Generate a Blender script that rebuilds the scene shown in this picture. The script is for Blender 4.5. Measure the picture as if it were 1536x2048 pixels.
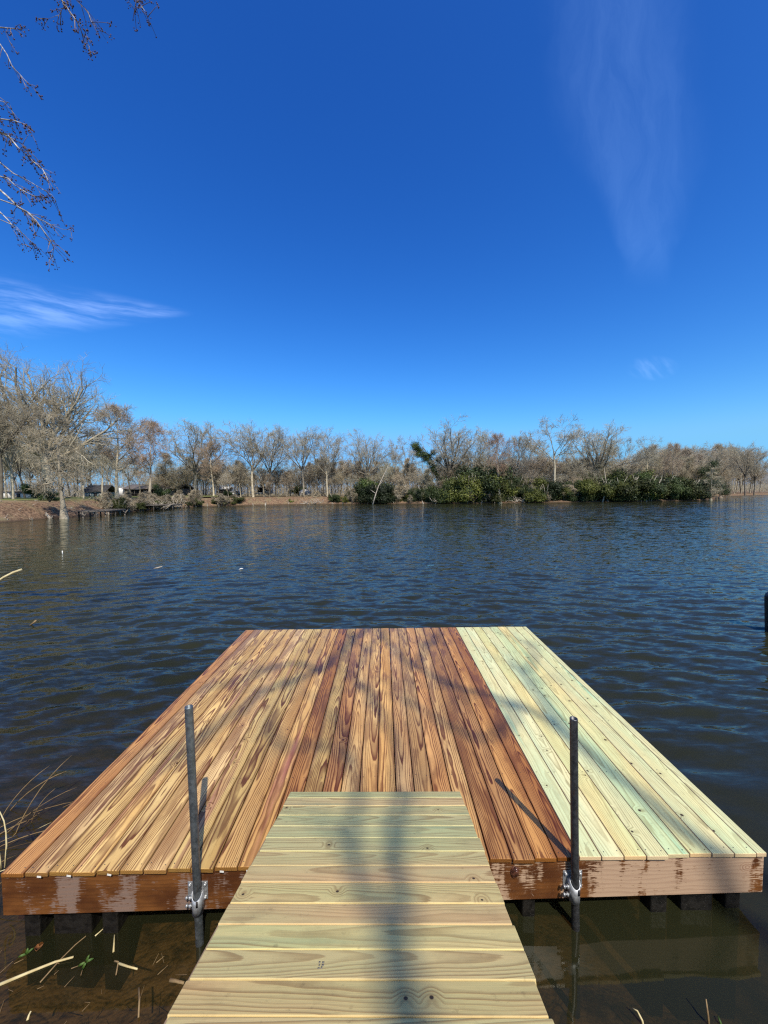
import bpy, math, random
import numpy as np
from mathutils import Vector, Matrix

for o in list(bpy.data.objects):
    bpy.data.objects.remove(o)
SC = bpy.context.scene
COL = SC.collection
PI = math.pi
R = math.radians

# ------------------------------------------------------------------ camera
cam_d = bpy.data.cameras.new('camera')
cam_d.sensor_fit = 'VERTICAL'
cam_d.sensor_height = 36.0
cam_d.lens = 36.0 * 769 / 2048
cam_d.clip_start = 0.05
cam_d.clip_end = 6000
cam = bpy.data.objects.new('camera', cam_d)
COL.objects.link(cam)
CAMH = 2.8
pitch = math.atan(38 / 769)
cam.matrix_world = Matrix.Translation((0, 0, CAMH)) @ Matrix.Rotation(PI / 2 - pitch, 4, 'X') @ Matrix.Rotation(R(-0.6), 4, 'Z')
SC.camera = cam

# ------------------------------------------------------------------ light
SUN_EL, SUN_AZ = R(51.5), R(21)
S = Vector((math.sin(SUN_AZ) * math.cos(SUN_EL), -math.cos(SUN_AZ) * math.cos(SUN_EL), math.sin(SUN_EL)))
sun_d = bpy.data.lights.new('sun', 'SUN')
sun_d.energy = 4.8
sun_d.angle = R(0.53)
sun_d.color = (1.0, 0.95, 0.85)
sun = bpy.data.objects.new('sun', sun_d)
COL.objects.link(sun)
sun.rotation_euler = S.to_track_quat('Z', 'Y').to_euler()

SC.view_settings.view_transform = 'Standard'
SC.view_settings.look = 'None'
SC.view_settings.exposure = 0.0
SC.view_settings.gamma = 1.0
SC.view_settings.use_curve_mapping = False
SC.cycles.max_bounces = 6
SC.cycles.diffuse_bounces = 2
SC.cycles.glossy_bounces = 3
SC.cycles.transmission_bounces = 4
SC.cycles.transparent_max_bounces = 8
SC.cycles.sample_clamp_indirect = 1.0
SC.cycles.use_denoising = False
SC.cycles.caustics_reflective = False
SC.cycles.caustics_refractive = False
SC.cycles.blur_glossy = 0.5
SC.cycles.pixel_filter_type = 'BLACKMAN_HARRIS'
SC.cycles.filter_width = 1.25


# ------------------------------------------------------------------ node helpers
def node(nt, typ, ins=None, **props):
    n = nt.nodes.new(typ)
    for k, v in props.items():
        setattr(n, k, v)
    if ins:
        for k, v in ins.items():
            s = n.inputs[k]
            if isinstance(v, bpy.types.NodeSocket):
                nt.links.new(v, s)
            else:
                s.default_value = v
    return n


class G:
    """tiny graph writer"""
    def __init__(self, nt):
        self.nt = nt

    def m(self, op, a, b=0.0, c=0.0, clamp=False):
        n = node(self.nt, 'ShaderNodeMath', {0: a, 1: b, 2: c}, operation=op)
        n.use_clamp = clamp
        return n.outputs[0]

    def add(self, a, b): return self.m('ADD', a, b)
    def sub(self, a, b): return self.m('SUBTRACT', a, b)
    def mul(self, a, b): return self.m('MULTIPLY', a, b)
    def fract(self, a): return self.m('FRACT', a)

    def smooth(self, v, a, b, c=0.0, d=1.0):
        n = node(self.nt, 'ShaderNodeMapRange', {0: v, 1: a, 2: b, 3: c, 4: d}, interpolation_type='SMOOTHSTEP')
        return n.outputs[0]

    def lin(self, v, a, b, c=0.0, d=1.0):
        n = node(self.nt, 'ShaderNodeMapRange', {0: v, 1: a, 2: b, 3: c, 4: d})
        return n.outputs[0]

    def comb(self, x, y, z):
        return node(self.nt, 'ShaderNodeCombineXYZ', {0: x, 1: y, 2: z}).outputs[0]

    def noise(self, vec, scale=1.0, detail=2.0, rough=0.5, dist=0.0):
        return node(self.nt, 'ShaderNodeTexNoise', {'Vector': vec, 'Scale': scale, 'Detail': detail,
                                                    'Roughness': rough, 'Distortion': dist}).outputs[0]

    def mix(self, f, a, b, blend='MIX'):
        n = self.nt.nodes.new('ShaderNodeMix')
        n.data_type = 'RGBA'
        n.blend_type = blend
        for idx, v in ((0, f), (6, a), (7, b)):
            s = n.inputs[idx]
            if isinstance(v, bpy.types.NodeSocket):
                self.nt.links.new(v, s)
            else:
                s.default_value = v if idx == 0 else (v[0], v[1], v[2], 1)
        return n.outputs[2]


def new_mat(name):
    m = bpy.data.materials.new(name)
    m.use_nodes = True
    nt = m.node_tree
    nt.nodes.clear()
    out = nt.nodes.new('ShaderNodeOutputMaterial')
    return m, nt, G(nt), out


def principled(nt, out, col, rough=0.6, metal=0.0, bump=None, bump_d=0.002, spec=0.5, bump_s=1.0):
    ins = {'Base Color': col if isinstance(col, bpy.types.NodeSocket) else (*col, 1), 'Roughness': rough,
           'Metallic': metal, 'Specular IOR Level': spec}
    if bump is not None:
        ins['Normal'] = node(nt, 'ShaderNodeBump', {'Height': bump, 'Distance': bump_d, 'Strength': bump_s}).outputs[0]
    p = node(nt, 'ShaderNodeBsdfPrincipled', ins)
    nt.links.new(p.outputs[0], out.inputs[0])
    return p


# ------------------------------------------------------------------ sky
W = bpy.data.worlds.new('World')
SC.world = W
W.use_nodes = True
nt = W.node_tree
nt.nodes.clear()
g = G(nt)
sky = node(nt, 'ShaderNodeTexSky', sky_type='NISHITA')
sky.sun_disc = False
sky.sun_elevation = SUN_EL
sky.sun_rotation = math.atan2(S.x, S.y)
sky.air_density = 1.0
sky.dust_density = 2.0
sky.ozone_density = 3.0
hs = node(nt, 'ShaderNodeHueSaturation', {'Hue': 0.506, 'Saturation': 1.28, 'Value': 1.0, 'Color': sky.outputs[0]})
sc3 = node(nt, 'ShaderNodeSeparateColor', {0: hs.outputs[0]})
chan = []
for k_, (a_, p_, top_) in enumerate(((2.45, 1.53, 0.22), (2.76, 1.39, 0.60), (2.42, 1.19, 1.15))):
    q_ = g.mul(g.m('POWER', g.mul(sc3.outputs[k_], 0.105), p_), a_ / 0.105)
    chan.append(g.m('SMOOTH_MIN', q_, top_ / 0.105, 0.25 * top_ / 0.105))
chan[2] = g.m('MAXIMUM', chan[2], g.mul(chan[1], 1.65))
deep = node(nt, 'ShaderNodeCombineColor', {0: chan[0], 1: chan[1], 2: chan[2]}).outputs[0]
# only the clear blue is deepened: the pale glow round the sun keeps its own colour
elev = node(nt, 'ShaderNodeSeparateXYZ', {0: node(nt, 'ShaderNodeTexCoord').outputs['Generated']}).outputs[2]
pale_ = g.mul(g.smooth(g.m('DIVIDE', sc3.outputs[0], sc3.outputs[2]), 0.44, 0.66), g.smooth(elev, 0.15, 0.40))
deep = g.mix(pale_, deep, sky.outputs[0])
tc = node(nt, 'ShaderNodeTexCoord')
sx = node(nt, 'ShaderNodeSeparateXYZ', {0: tc.outputs['Generated']})
yy = g.m('MAXIMUM', sx.outputs[1], 0.05)
u = g.m('DIVIDE', sx.outputs[0], yy)
v = g.m('DIVIDE', sx.outputs[2], yy)
# wispy cirrus low on the left
du = g.sub(-0.50, u)
duc = g.m('MAXIMUM', du, 0.0)
vc = g.add(0.462, g.mul(duc, 0.04))
hw = g.add(0.012, g.mul(duc, 0.17))
e1 = g.m('DIVIDE', g.m('ABSOLUTE', g.sub(v, vc)), hw)
m1 = g.mul(g.smooth(e1, 1.15, 0.1), g.smooth(du, -0.03, 0.10))
m1 = g.mul(m1, g.smooth(du, 1.6, 0.6))
vv = g.add(v, g.mul(u, 0.16))
wob = g.noise(g.comb(g.mul(u, 3.0), g.mul(v, 6.0), 3.3), 1.0, 3.0)
st1 = g.noise(g.comb(g.mul(u, 4.5), g.mul(g.add(vv, g.mul(wob, 0.06)), 38.0), 0.0), 1.0, 4.0, 0.6)
m1 = g.mul(m1, g.smooth(st1, 0.36, 0.72, 0.08, 1.0))
# tall faint veil high on the right
vcl = g.m('MAXIMUM', g.m('MINIMUM', v, 1.6), 0.5)
uc = g.sub(0.68, g.mul(g.sub(vcl, 0.52), 0.14))
hw2 = g.add(0.05, g.mul(g.smooth(vcl, 0.52, 0.92), 0.125))
nz2 = g.noise(g.comb(g.mul(u, 3.4), g.mul(v, 2.2), 9.0), 1.0, 4.0, 0.6)
e2 = g.m('DIVIDE', g.m('ABSOLUTE', g.add(g.sub(u, uc), g.mul(g.sub(nz2, 0.5), 0.16))), hw2)
m2 = g.mul(g.smooth(e2, 1.25, 0.35), g.smooth(v, 0.50, 0.62))
st2 = g.noise(g.comb(g.add(g.mul(u, 16.0), g.mul(nz2, 3.0)), g.mul(v, 3.4), 5.0), 1.0, 6.0, 0.68, 0.6)
m2 = g.mul(m2, g.smooth(st2, 0.25, 0.78, 0.45, 1.0))
# small wisp low on the right
e3 = g.add(g.m('POWER', g.m('DIVIDE', g.sub(u, 0.69), 0.075), 2.0), g.m('POWER', g.m('DIVIDE', g.sub(v, 0.312), 0.035), 2.0))
m3 = g.mul(g.smooth(e3, 1.0, 0.0), g.smooth(g.noise(g.comb(g.mul(g.add(u, v), 30.0), g.mul(g.sub(v, u), 9.0), 2.0), 1.0, 4.0), 0.35, 0.75))
ahead = g.smooth(sx.outputs[1], 0.1, 0.3)
m1 = g.mul(m1, 3.0)
m2 = g.mul(m2, 0.85)
m3 = g.mul(m3, 1.3)
cl = g.mul(g.add(m1, m3), ahead)
deep = g.mix(1.0, deep, node(nt, 'ShaderNodeVectorMath', {0: (0.42, 0.66, 1.0), 3: g.mul(m2, ahead)}, operation='SCALE').outputs[0], 'ADD')
skyc = g.mix(1.0, deep, node(nt, 'ShaderNodeVectorMath', {0: (0.66, 0.74, 0.86), 3: cl}, operation='SCALE').outputs[0], 'ADD')
bg = node(nt, 'ShaderNodeBackground', {'Color': skyc, 'Strength': 0.105})
wo = nt.nodes.new('ShaderNodeOutputWorld')
nt.links.new(bg.outputs[0], wo.inputs[0])


# ------------------------------------------------------------------ object helpers
def tag(o, label=None, cat=None, group=None, kind=None):
    if label: o['label'] = label
    if cat: o['category'] = cat
    if group: o['group'] = group
    if kind: o['kind'] = kind
    return o


def empty(name, loc=(0, 0, 0), rz=0.0, label=None, cat=None, group=None):
    o = bpy.data.objects.new(name, None)
    o.empty_display_size = 0.2
    o.location = loc
    o.rotation_euler = (0, 0, rz)
    COL.objects.link(o)
    return tag(o, label, cat, group)


def link(name, me, parent=None, loc=None, rot=None):
    o = bpy.data.objects.new(name, me)
    COL.objects.link(o)
    if parent is not None: o.parent = parent
    if loc is not None: o.location = loc
    if rot is not None: o.rotation_euler = rot
    return o


def mesh_np(name, verts, faces_list, mat=None, smooth=False, mats=None, midx=None):
    """verts (n,3); faces_list: list of int arrays, each (k, nsides)"""
    verts = np.asarray(verts, dtype=np.float32)
    me = bpy.data.meshes.new(name)
    me.vertices.add(len(verts))
    me.vertices.foreach_set('co', verts.ravel())
    loops, starts, tot = [], [], 0
    for f in faces_list:
        f = np.asarray(f, dtype=np.int32)
        if f.size == 0: continue
        k, n = f.shape
        loops.append(f.ravel())
        starts.append(tot + np.arange(k, dtype=np.int32) * n)
        tot += k * n
    loops = np.concatenate(loops)
    starts = np.concatenate(starts)
    me.loops.add(len(loops))
    me.loops.foreach_set('vertex_index', loops)
    me.polygons.add(len(starts))
    me.polygons.foreach_set('loop_start', starts)
    if smooth:
        me.polygons.foreach_set('use_smooth', np.ones(len(starts), dtype=bool))
    for mm in (mats or ([mat] if mat else [])):
        me.materials.append(mm)
    if midx is not None:
        me.polygons.foreach_set('material_index', np.asarray(midx, dtype=np.int32))
    me.update(calc_edges=True)
    return me


class MB:
    """collects boxes, tubes and cones into one mesh"""
    def __init__(self):
        self.v = []
        self.f = {}
        self.n = 0

    def raw(self, vs, fs):
        b = self.n
        self.v.extend(vs)
        self.n += len(vs)
        for f in fs:
            self.f.setdefault(len(f), []).append([i + b for i in f])
        return self

    def box(self, lo, hi, M=None):
        x0, y0, z0 = lo
        x1, y1, z1 = hi
        vs = [(x0, y0, z0), (x1, y0, z0), (x1, y1, z0), (x0, y1, z0), (x0, y0, z1), (x1, y0, z1), (x1, y1, z1), (x0, y1, z1)]
        if M is not None: vs = [tuple(M @ Vector(q)) for q in vs]
        return self.raw(vs, [(0, 3, 2, 1), (4, 5, 6, 7), (0, 1, 5, 4), (1, 2, 6, 5), (2, 3, 7, 6), (3, 0, 4, 7)])

    def tube(self, pts, radii, n=6, cap=True):
        pts = [Vector(p) for p in pts]
        k = len(pts)
        vs, fs = [], []
        d0 = (pts[1] - pts[0]).normalized()
        ref = Vector((0, 0, 1)) if abs(d0.z) < 0.9 else Vector((1, 0, 0))
        uu = d0.cross(ref).normalized()
        for i, p in enumerate(pts):
            d = (pts[min(i + 1, k - 1)] - pts[max(i - 1, 0)])
            d.normalize()
            uu = (uu - d * uu.dot(d)).normalized()
            ww = d.cross(uu)
            for j in range(n):
                a = 2 * PI * j / n
                vs.append(tuple(p + (uu * math.cos(a) + ww * math.sin(a)) * radii[i]))
        for i in range(k - 1):
            for j in range(n):
                j2 = (j + 1) % n
                fs.append((i * n + j, i * n + j2, (i + 1) * n + j2, (i + 1) * n + j))
        if cap:
            fs.append(tuple(range(n - 1, -1, -1)))
            fs.append(tuple((k - 1) * n + j for j in range(n)))
        return self.raw(vs, fs)

    def mesh(self, name, mat, smooth=False):
        return mesh_np(name, np.array(self.v), [np.array(a) for a in self.f.values()], mat, smooth)

    def build(self, name, mat, parent=None, smooth=False, loc=None, rot=None):
        return link(name, self.mesh(name, mat, smooth), parent, loc, rot)


def bevelled(lo, hi, b=0.003, segs=2):
    """a box mesh with rounded edges; returns bmesh-made mesh"""
    import bmesh
    bm = bmesh.new()
    bmesh.ops.create_cube(bm, size=1.0)
    for vt in bm.verts:
        vt.co = Vector(((lo[0] + hi[0]) / 2 + vt.co.x * (hi[0] - lo[0]), (lo[1] + hi[1]) / 2 + vt.co.y * (hi[1] - lo[1]),
                        (lo[2] + hi[2]) / 2 + vt.co.z * (hi[2] - lo[2])))
    bmesh.ops.bevel(bm, geom=bm.edges[:], offset=b, segments=segs, affect='EDGES', profile=0.5)
    me = bpy.data.meshes.new('board')
    bm.to_mesh(me)
    bm.free()
    return me


# ------------------------------------------------------------------ materials
def wood_mat(name, light, light2, dark, freq=85.0, contrast=1.0, wet=0.0, wetcol=(0.2, 0.09, 0.03), fresh=None, knots=0.5,
             rough=0.55, edge=0.0, streak=None, endcol=None, axis='Y', knotcol=(0.05, 0.03, 0.015), half=0.07, taper=0.035):
    m, nt, g, out = new_mat(name)
    tc = node(nt, 'ShaderNodeTexCoord')
    sp = node(nt, 'ShaderNodeSeparateXYZ', {0: tc.outputs['Object']})
    if axis == 'Y':
        x, y, z = sp.outputs[0], sp.outputs[1], sp.outputs[2]
    else:
        x, y, z = sp.outputs[1], sp.outputs[0], sp.outputs[2]
    oi = node(nt, 'ShaderNodeObjectInfo')
    rnd = oi.outputs['Random']
    seed = g.mul(rnd, 137.0)
    s2, s3, s4 = (g.fract(g.mul(rnd, k)) for k in (71.31, 413.7, 977.3))
    ysd = g.add(y, seed)
    wander = g.mul(g.sub(g.noise(g.comb(0.0, g.mul(ysd, 0.8), seed), 1.0, 1.0), 0.5), 0.09)
    cx = g.mul(g.sub(s2, 0.5), 0.13)
    d = g.add(0.035, g.mul(s3, 0.07))
    # knots
    kv = node(nt, 'ShaderNodeTexVoronoi', {'Vector': g.comb(g.add(g.mul(x, 3.2), seed), g.mul(ysd, 3.2), 0.0), 'Scale': 1.0,
                                           'Randomness': 1.0}, voronoi_dimensions='2D', feature='F1')
    kd = kv.outputs['Distance']
    kc = node(nt, 'ShaderNodeSeparateColor', {0: kv.outputs['Color']}).outputs[0]
    kon = g.m('LESS_THAN', kc, knots)
    ks = g.add(0.018, g.mul(kc, 0.03))
    kmask = g.mul(g.smooth(g.m('DIVIDE', kd, ks), 1.3, 0.7), kon)
    khalo = g.mul(g.smooth(kd, 0.17, 0.02), kon)
    nz = g.mul(g.sub(g.noise(g.comb(g.add(g.mul(x, 7.0), seed), g.mul(ysd, 1.5), g.mul(z, 7.0)), 1.0, 2.0, 0.55), 0.5), 0.030)
    fine = g.mul(g.sub(g.noise(g.comb(g.add(g.mul(x, 70.0), seed), g.mul(ysd, 7.0), g.mul(z, 70.0)), 1.0, 1.0), 0.5), 0.0035)
    X = g.sub(g.sub(x, cx), wander)
    Z = g.add(g.mul(z, 0.8), d)
    rr = g.m('SQRT', g.add(g.mul(X, X), g.mul(Z, Z)))
    tap = g.mul(y, g.mul(g.sub(s4, 0.5), 2 * taper))
    rr = g.add(g.add(g.add(rr, tap), g.add(nz, fine)), g.mul(khalo, 0.022))
    rf = g.mul(rr, g.add(freq * 0.75, g.mul(s4, freq * 0.5)))
    ring = g.fract(rf)
    rid = g.m('FLOOR', rf)
    rv = node(nt, 'ShaderNodeTexWhiteNoise', {'W': g.add(rid, seed)}, noise_dimensions='1D').outputs[0]
    ramp = nt.nodes.new('ShaderNodeValToRGB')
    cr = ramp.color_ramp
    cr.elements[0].position = 0.0
    cr.elements[0].color = (0, 0, 0, 1)
    cr.elements[1].position = 1.0
    cr.elements[1].color = (0, 0, 0, 1)
    for p_, c_ in ((0.40, 0.06), (0.62, 0.55), (0.80, 1.0), (0.93, 0.95)):
        e = cr.elements.new(p_)
        e.color = (c_, c_, c_, 1)
    nt.links.new(ring, ramp.inputs[0])
    prof = g.mul(node(nt, 'ShaderNodeSeparateColor', {0: ramp.outputs[0]}).outputs[0], g.add(0.45, g.mul(rv, 0.6)))
    # fine fibre
    fib = g.noise(g.comb(g.add(g.mul(x, 260.0), seed), g.mul(ysd, 6.0), 0.0), 1.0, 2.0, 0.6)
    tone = g.noise(g.comb(g.add(g.mul(x, 5.0), seed), g.mul(ysd, 0.9), 0.0), 1.0, 2.0)
    base = g.mix(g.smooth(tone, 0.3, 0.7), light, light2)
    if streak is not None:
        sm = g.noise(g.comb(g.add(g.mul(x, 11.0), seed), g.mul(ysd, 0.55), 4.0), 1.0, 2.0)
        sm = g.mul(g.smooth(sm, 0.56, 0.74), g.smooth(s3, 0.35, 0.8))
        base = g.mix(sm, base, streak)
    col = g.mix(g.m('MULTIPLY', prof, contrast, clamp=True), base, dark)
    col = g.mix(g.mul(g.sub(fib, 0.32), 0.42), col, (0.06, 0.035, 0.015))
    roughv = rough
    if wet > 0:
        wn = g.noise(g.comb(g.add(g.mul(x, 9.0), seed), g.mul(ysd, 1.9), 0.0), 1.0, 3.0, 0.55)
        wn = g.add(g.add(wn, g.mul(prof, 0.10)), g.mul(g.sub(s2, 0.5), 0.16))
        wm = g.m('MULTIPLY', g.smooth(wn, 0.53, 0.63), wet, clamp=True)
        en = g.noise(g.comb(seed, g.mul(ysd, 2.1), g.mul(x, 14.0)), 1.0, 2.0)
        em = g.mul(g.smooth(g.add(g.m('ABSOLUTE', x), g.mul(g.sub(en, 0.5), 0.07)), half * 0.72, half * 1.02), edge)
        wm = g.m('MAXIMUM', wm, em)
        col = g.mix(wm, col, g.mix(0.72, col, wetcol))
        roughv = g.lin(wm, 0.0, 1.0, rough, rough * 0.55)
    col = g.mix(g.mul(khalo, 0.25), col, dark)
    col = g.mix(kmask, col, knotcol)
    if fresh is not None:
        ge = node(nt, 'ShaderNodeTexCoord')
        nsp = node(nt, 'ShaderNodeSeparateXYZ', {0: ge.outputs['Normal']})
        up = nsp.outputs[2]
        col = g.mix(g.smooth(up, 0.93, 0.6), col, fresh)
    if endcol is not None:
        nn = node(nt, 'ShaderNodeSeparateXYZ', {0: node(nt, 'ShaderNodeTexCoord').outputs['Normal']})
        col = g.mix(g.smooth(nn.outputs[1], -0.35, -0.8), col, g.mix(g.mul(prof, 0.5), endcol, (0.12, 0.045, 0.012)))
    # weathering specks and footprints of dirt
    dn = g.noise(g.comb(g.mul(x, 30.0), g.mul(ysd, 22.0), seed), 1.0, 3.0, 0.7)
    col = g.mix(g.mul(g.smooth(dn, 0.60, 0.8), 0.35), col, (0.07, 0.045, 0.025))
    st_ = g.noise(g.comb(g.add(g.mul(x, 8.0), seed), g.mul(ysd, 4.5), 6.0), 1.0, 4.0, 0.65)
    col = g.mix(g.mul(g.smooth(st_, 0.50, 0.72), 0.17), col, (0.10, 0.065, 0.035))
    col = g.mix(1.0, col, oi.outputs['Color'], 'MULTIPLY')
    h = g.add(g.mul(prof, 0.6), g.mul(fib, 0.5))
    principled(nt, out, col, roughv, bump=h, bump_d=0.0016, spec=0.35, bump_s=0.5)
    return m


M_BROWN = wood_mat('stained_wood', (0.68, 0.405, 0.135), (0.88, 0.60, 0.235), (0.17, 0.060, 0.017), freq=102, contrast=1.08, wet=0.68,
                   wetcol=(0.17, 0.065, 0.020), edge=0.9, endcol=(0.34, 0.18, 0.05), knots=0.16, rough=0.43, streak=(0.46, 0.20, 0.13))
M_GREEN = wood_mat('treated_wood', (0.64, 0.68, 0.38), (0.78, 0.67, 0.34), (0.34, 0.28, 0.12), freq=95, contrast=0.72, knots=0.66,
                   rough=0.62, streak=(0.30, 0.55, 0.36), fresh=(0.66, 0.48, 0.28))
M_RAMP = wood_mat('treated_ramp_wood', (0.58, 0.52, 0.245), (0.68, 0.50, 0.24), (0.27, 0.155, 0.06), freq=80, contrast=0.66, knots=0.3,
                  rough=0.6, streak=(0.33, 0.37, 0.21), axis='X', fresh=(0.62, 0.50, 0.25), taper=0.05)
M_STRINGER = wood_mat('stringer_wood', (0.40, 0.26, 0.15), (0.46, 0.30, 0.17), (0.20, 0.10, 0.05), freq=60, contrast=0.7, rough=0.6)


def rim_material():
    m, nt, g, out = new_mat('wet_rim_wood')
    tc = node(nt, 'ShaderNodeTexCoord')
    sp = node(nt, 'ShaderNodeSeparateXYZ', {0: tc.outputs['Object']})
    x, z = sp.outputs[0], sp.outputs[2]
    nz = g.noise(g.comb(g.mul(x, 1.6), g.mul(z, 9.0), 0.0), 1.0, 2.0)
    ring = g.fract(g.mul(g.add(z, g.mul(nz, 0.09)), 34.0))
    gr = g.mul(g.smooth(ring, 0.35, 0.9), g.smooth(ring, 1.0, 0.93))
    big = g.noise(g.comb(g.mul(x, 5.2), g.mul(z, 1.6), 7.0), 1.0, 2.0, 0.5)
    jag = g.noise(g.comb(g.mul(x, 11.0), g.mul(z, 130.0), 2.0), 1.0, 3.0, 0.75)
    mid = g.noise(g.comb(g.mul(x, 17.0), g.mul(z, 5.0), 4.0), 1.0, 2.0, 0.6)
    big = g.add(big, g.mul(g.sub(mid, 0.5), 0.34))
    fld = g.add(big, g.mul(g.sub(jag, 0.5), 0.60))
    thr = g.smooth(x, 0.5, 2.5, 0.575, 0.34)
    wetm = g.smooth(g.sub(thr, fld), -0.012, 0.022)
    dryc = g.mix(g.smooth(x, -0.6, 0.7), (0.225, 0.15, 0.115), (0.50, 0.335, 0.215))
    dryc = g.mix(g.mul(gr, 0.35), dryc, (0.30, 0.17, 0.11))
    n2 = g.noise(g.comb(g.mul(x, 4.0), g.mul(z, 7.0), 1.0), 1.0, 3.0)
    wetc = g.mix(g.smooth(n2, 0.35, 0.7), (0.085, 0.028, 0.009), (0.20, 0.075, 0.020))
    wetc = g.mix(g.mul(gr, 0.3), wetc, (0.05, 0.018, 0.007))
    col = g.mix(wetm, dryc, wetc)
    scr = g.noise(g.comb(g.mul(g.add(x, g.mul(z, 0.8)), 60.0), g.mul(g.sub(z, x), 5.0), 3.0), 1.0, 1.0)
    col = g.mix(g.mul(g.smooth(scr, 0.78, 0.84), 0.5), col, (0.65, 0.5, 0.38))
    kd = g.add(g.m('POWER', g.mul(g.sub(x, 2.33), 1.0), 2.0), g.m('POWER', g.mul(g.add(z, 0.085), 1.5), 2.0))
    kr = g.m('SQRT', kd)
    kring = g.mul(g.smooth(g.fract(g.mul(kr, 55.0)), 0.3, 0.8), g.smooth(kr, 0.075, 0.03))
    col = g.mix(g.mul(kring, 0.6), col, (0.25, 0.11, 0.06))
    fib = g.noise(g.comb(g.mul(x, 9.0), g.mul(z, 300.0), 0.0), 1.0, 2.0)
    col = g.mix(g.mul(g.sub(fib, 0.35), 0.4), col, (0.05, 0.02, 0.01))
    principled(nt, out, col, g.lin(wetm, 0, 1, 0.62, 0.36), bump=g.add(g.mul(gr, 0.4), g.mul(jag, 0.5)), bump_d=0.0008, spec=0.4, bump_s=0.25)
    return m


M_RIM = rim_material()


def metal_mat(name, c1, c2, rough, metal=0.85):
    m, nt, g, out = new_mat(name)
    tc = node(nt, 'ShaderNodeTexCoord')
    n1 = g.noise(tc.outputs['Object'], 38.0, 4.0, 0.65)
    n2 = g.noise(tc.outputs['Object'], 7.0, 3.0)
    col = g.mix(g.smooth(g.add(g.mul(n1, 0.6), g.mul(n2, 0.4)), 0.38, 0.62), c1, c2)
    n3 = g.noise(node(nt, 'ShaderNodeMapping', {0: tc.outputs['Object'], 3: (60.0, 60.0, 9.0)}).outputs[0], 1.0, 4.0, 0.7)
    col = g.mix(g.mul(g.smooth(n3, 0.60, 0.72), 0.7), col, (0.13, 0.07, 0.04))
    col = g.mix(g.mul(g.smooth(n3, 0.36, 0.28), 0.5), col, (0.45, 0.45, 0.44))
    principled(nt, out, col, g.lin(n1, 0.3, 0.7, rough - 0.08, rough + 0.1), metal, bump=n1, bump_d=0.0008, bump_s=0.4)
    return m


M_PIPE = metal_mat('weathered_steel', (0.12, 0.135, 0.14), (0.21, 0.225, 0.23), 0.46, 0.75)
M_PIPE_DARK = metal_mat('dark_steel', (0.055, 0.056, 0.060), (0.11, 0.11, 0.115), 0.40, 0.7)
M_GALV = metal_mat('galvanised_steel', (0.34, 0.345, 0.35), (0.52, 0.53, 0.54), 0.46, 0.7)


def simple(name, c1, c2, scale=3.0, rough=0.8, objtint=True, spec=0.3, detail=4.0, bump=None):
    m, nt, g, out = new_mat(name)
    tc = node(nt, 'ShaderNodeTexCoord')
    n1 = g.noise(tc.outputs['Object'], scale, detail, 0.6)
    col = g.mix(g.smooth(n1, 0.34, 0.66), c1, c2)
    if objtint:
        oi = node(nt, 'ShaderNodeObjectInfo')
        col = g.mix(1.0, col, oi.outputs['Color'], 'MULTIPLY')
    principled(nt, out, col, rough, spec=spec, bump=n1 if bump else None, bump_d=bump or 0.01)
    return m


M_PILE = simple('wet_black_pile', (0.005, 0.0045, 0.004), (0.016, 0.014, 0.012), 22, 0.45, False, 0.3, bump=0.01)  # wet black, taken darker still to stand for the shade under the rim
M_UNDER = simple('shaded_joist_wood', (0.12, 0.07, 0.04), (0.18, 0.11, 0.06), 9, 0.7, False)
M_STRAW = simple('dry_straw', (0.46, 0.36, 0.17), (0.60, 0.50, 0.27), 12, 0.65)
M_STRAWD = simple('dark_stem', (0.16, 0.10, 0.05), (0.28, 0.19, 0.09), 12, 0.7)
M_LEAF = simple('wet_green_leaf', (0.045, 0.085, 0.015), (0.07, 0.125, 0.02), 20, 0.5)
M_DEAD = simple('dead_leaf', (0.26, 0.10, 0.035), (0.36, 0.15, 0.05), 20, 0.6)
M_BARK = simple('grey_bark', (0.26, 0.225, 0.17), (0.42, 0.375, 0.29), 1.1, 0.85)
M_TWIG = simple('bare_twigs', (0.30, 0.265, 0.19), (0.47, 0.42, 0.315), 0.5, 0.85)
M_BARKN = simple('near_bark', (0.20, 0.175, 0.16), (0.56, 0.53, 0.50), 9, 0.8)
M_BUD = simple('red_brown_bud', (0.055, 0.028, 0.028), (0.11, 0.055, 0.045), 40, 0.6)
M_EVERG = simple('evergreen_leaf', (0.055, 0.075, 0.018), (0.12, 0.145, 0.04), 0.35, 0.55)
M_WHITE = simple('white_siding', (0.60, 0.58, 0.54), (0.72, 0.70, 0.66), 2, 0.6)
M_ROOF = simple('dark_roof', (0.030, 0.028, 0.028), (0.065, 0.06, 0.058), 2, 0.8)
M_GREYROOF = simple('grey_roof', (0.22, 0.20, 0.18), (0.32, 0.29, 0.26), 2, 0.8)
M_DARK = simple('dark_opening', (0.02, 0.018, 0.016), (0.035, 0.03, 0.028), 2, 0.6)
M_TEAL = simple('grey_green_siding', (0.16, 0.20, 0.20), (0.22, 0.27, 0.27), 2, 0.7)
M_OLDWOOD = simple('old_dock_wood', (0.09, 0.075, 0.06), (0.19, 0.16, 0.13), 5, 0.85)
M_DRIFT = simple('driftwood', (0.34, 0.28, 0.21), (0.52, 0.45, 0.36), 3, 0.85)
M_TAG = simple('paper_tag', (0.70, 0.66, 0.58), (0.8, 0.78, 0.72), 50, 0.6)
M_INK = simple('faded_ink', (0.16, 0.14, 0.11), (0.22, 0.19, 0.14), 90, 0.8)


def glass_mat():
    m, nt, g, out = new_mat('window_glass')
    principled(nt, out, (0.02, 0.025, 0.03), 0.08, spec=0.6)
    return m


M_GLASS = glass_mat()


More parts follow.
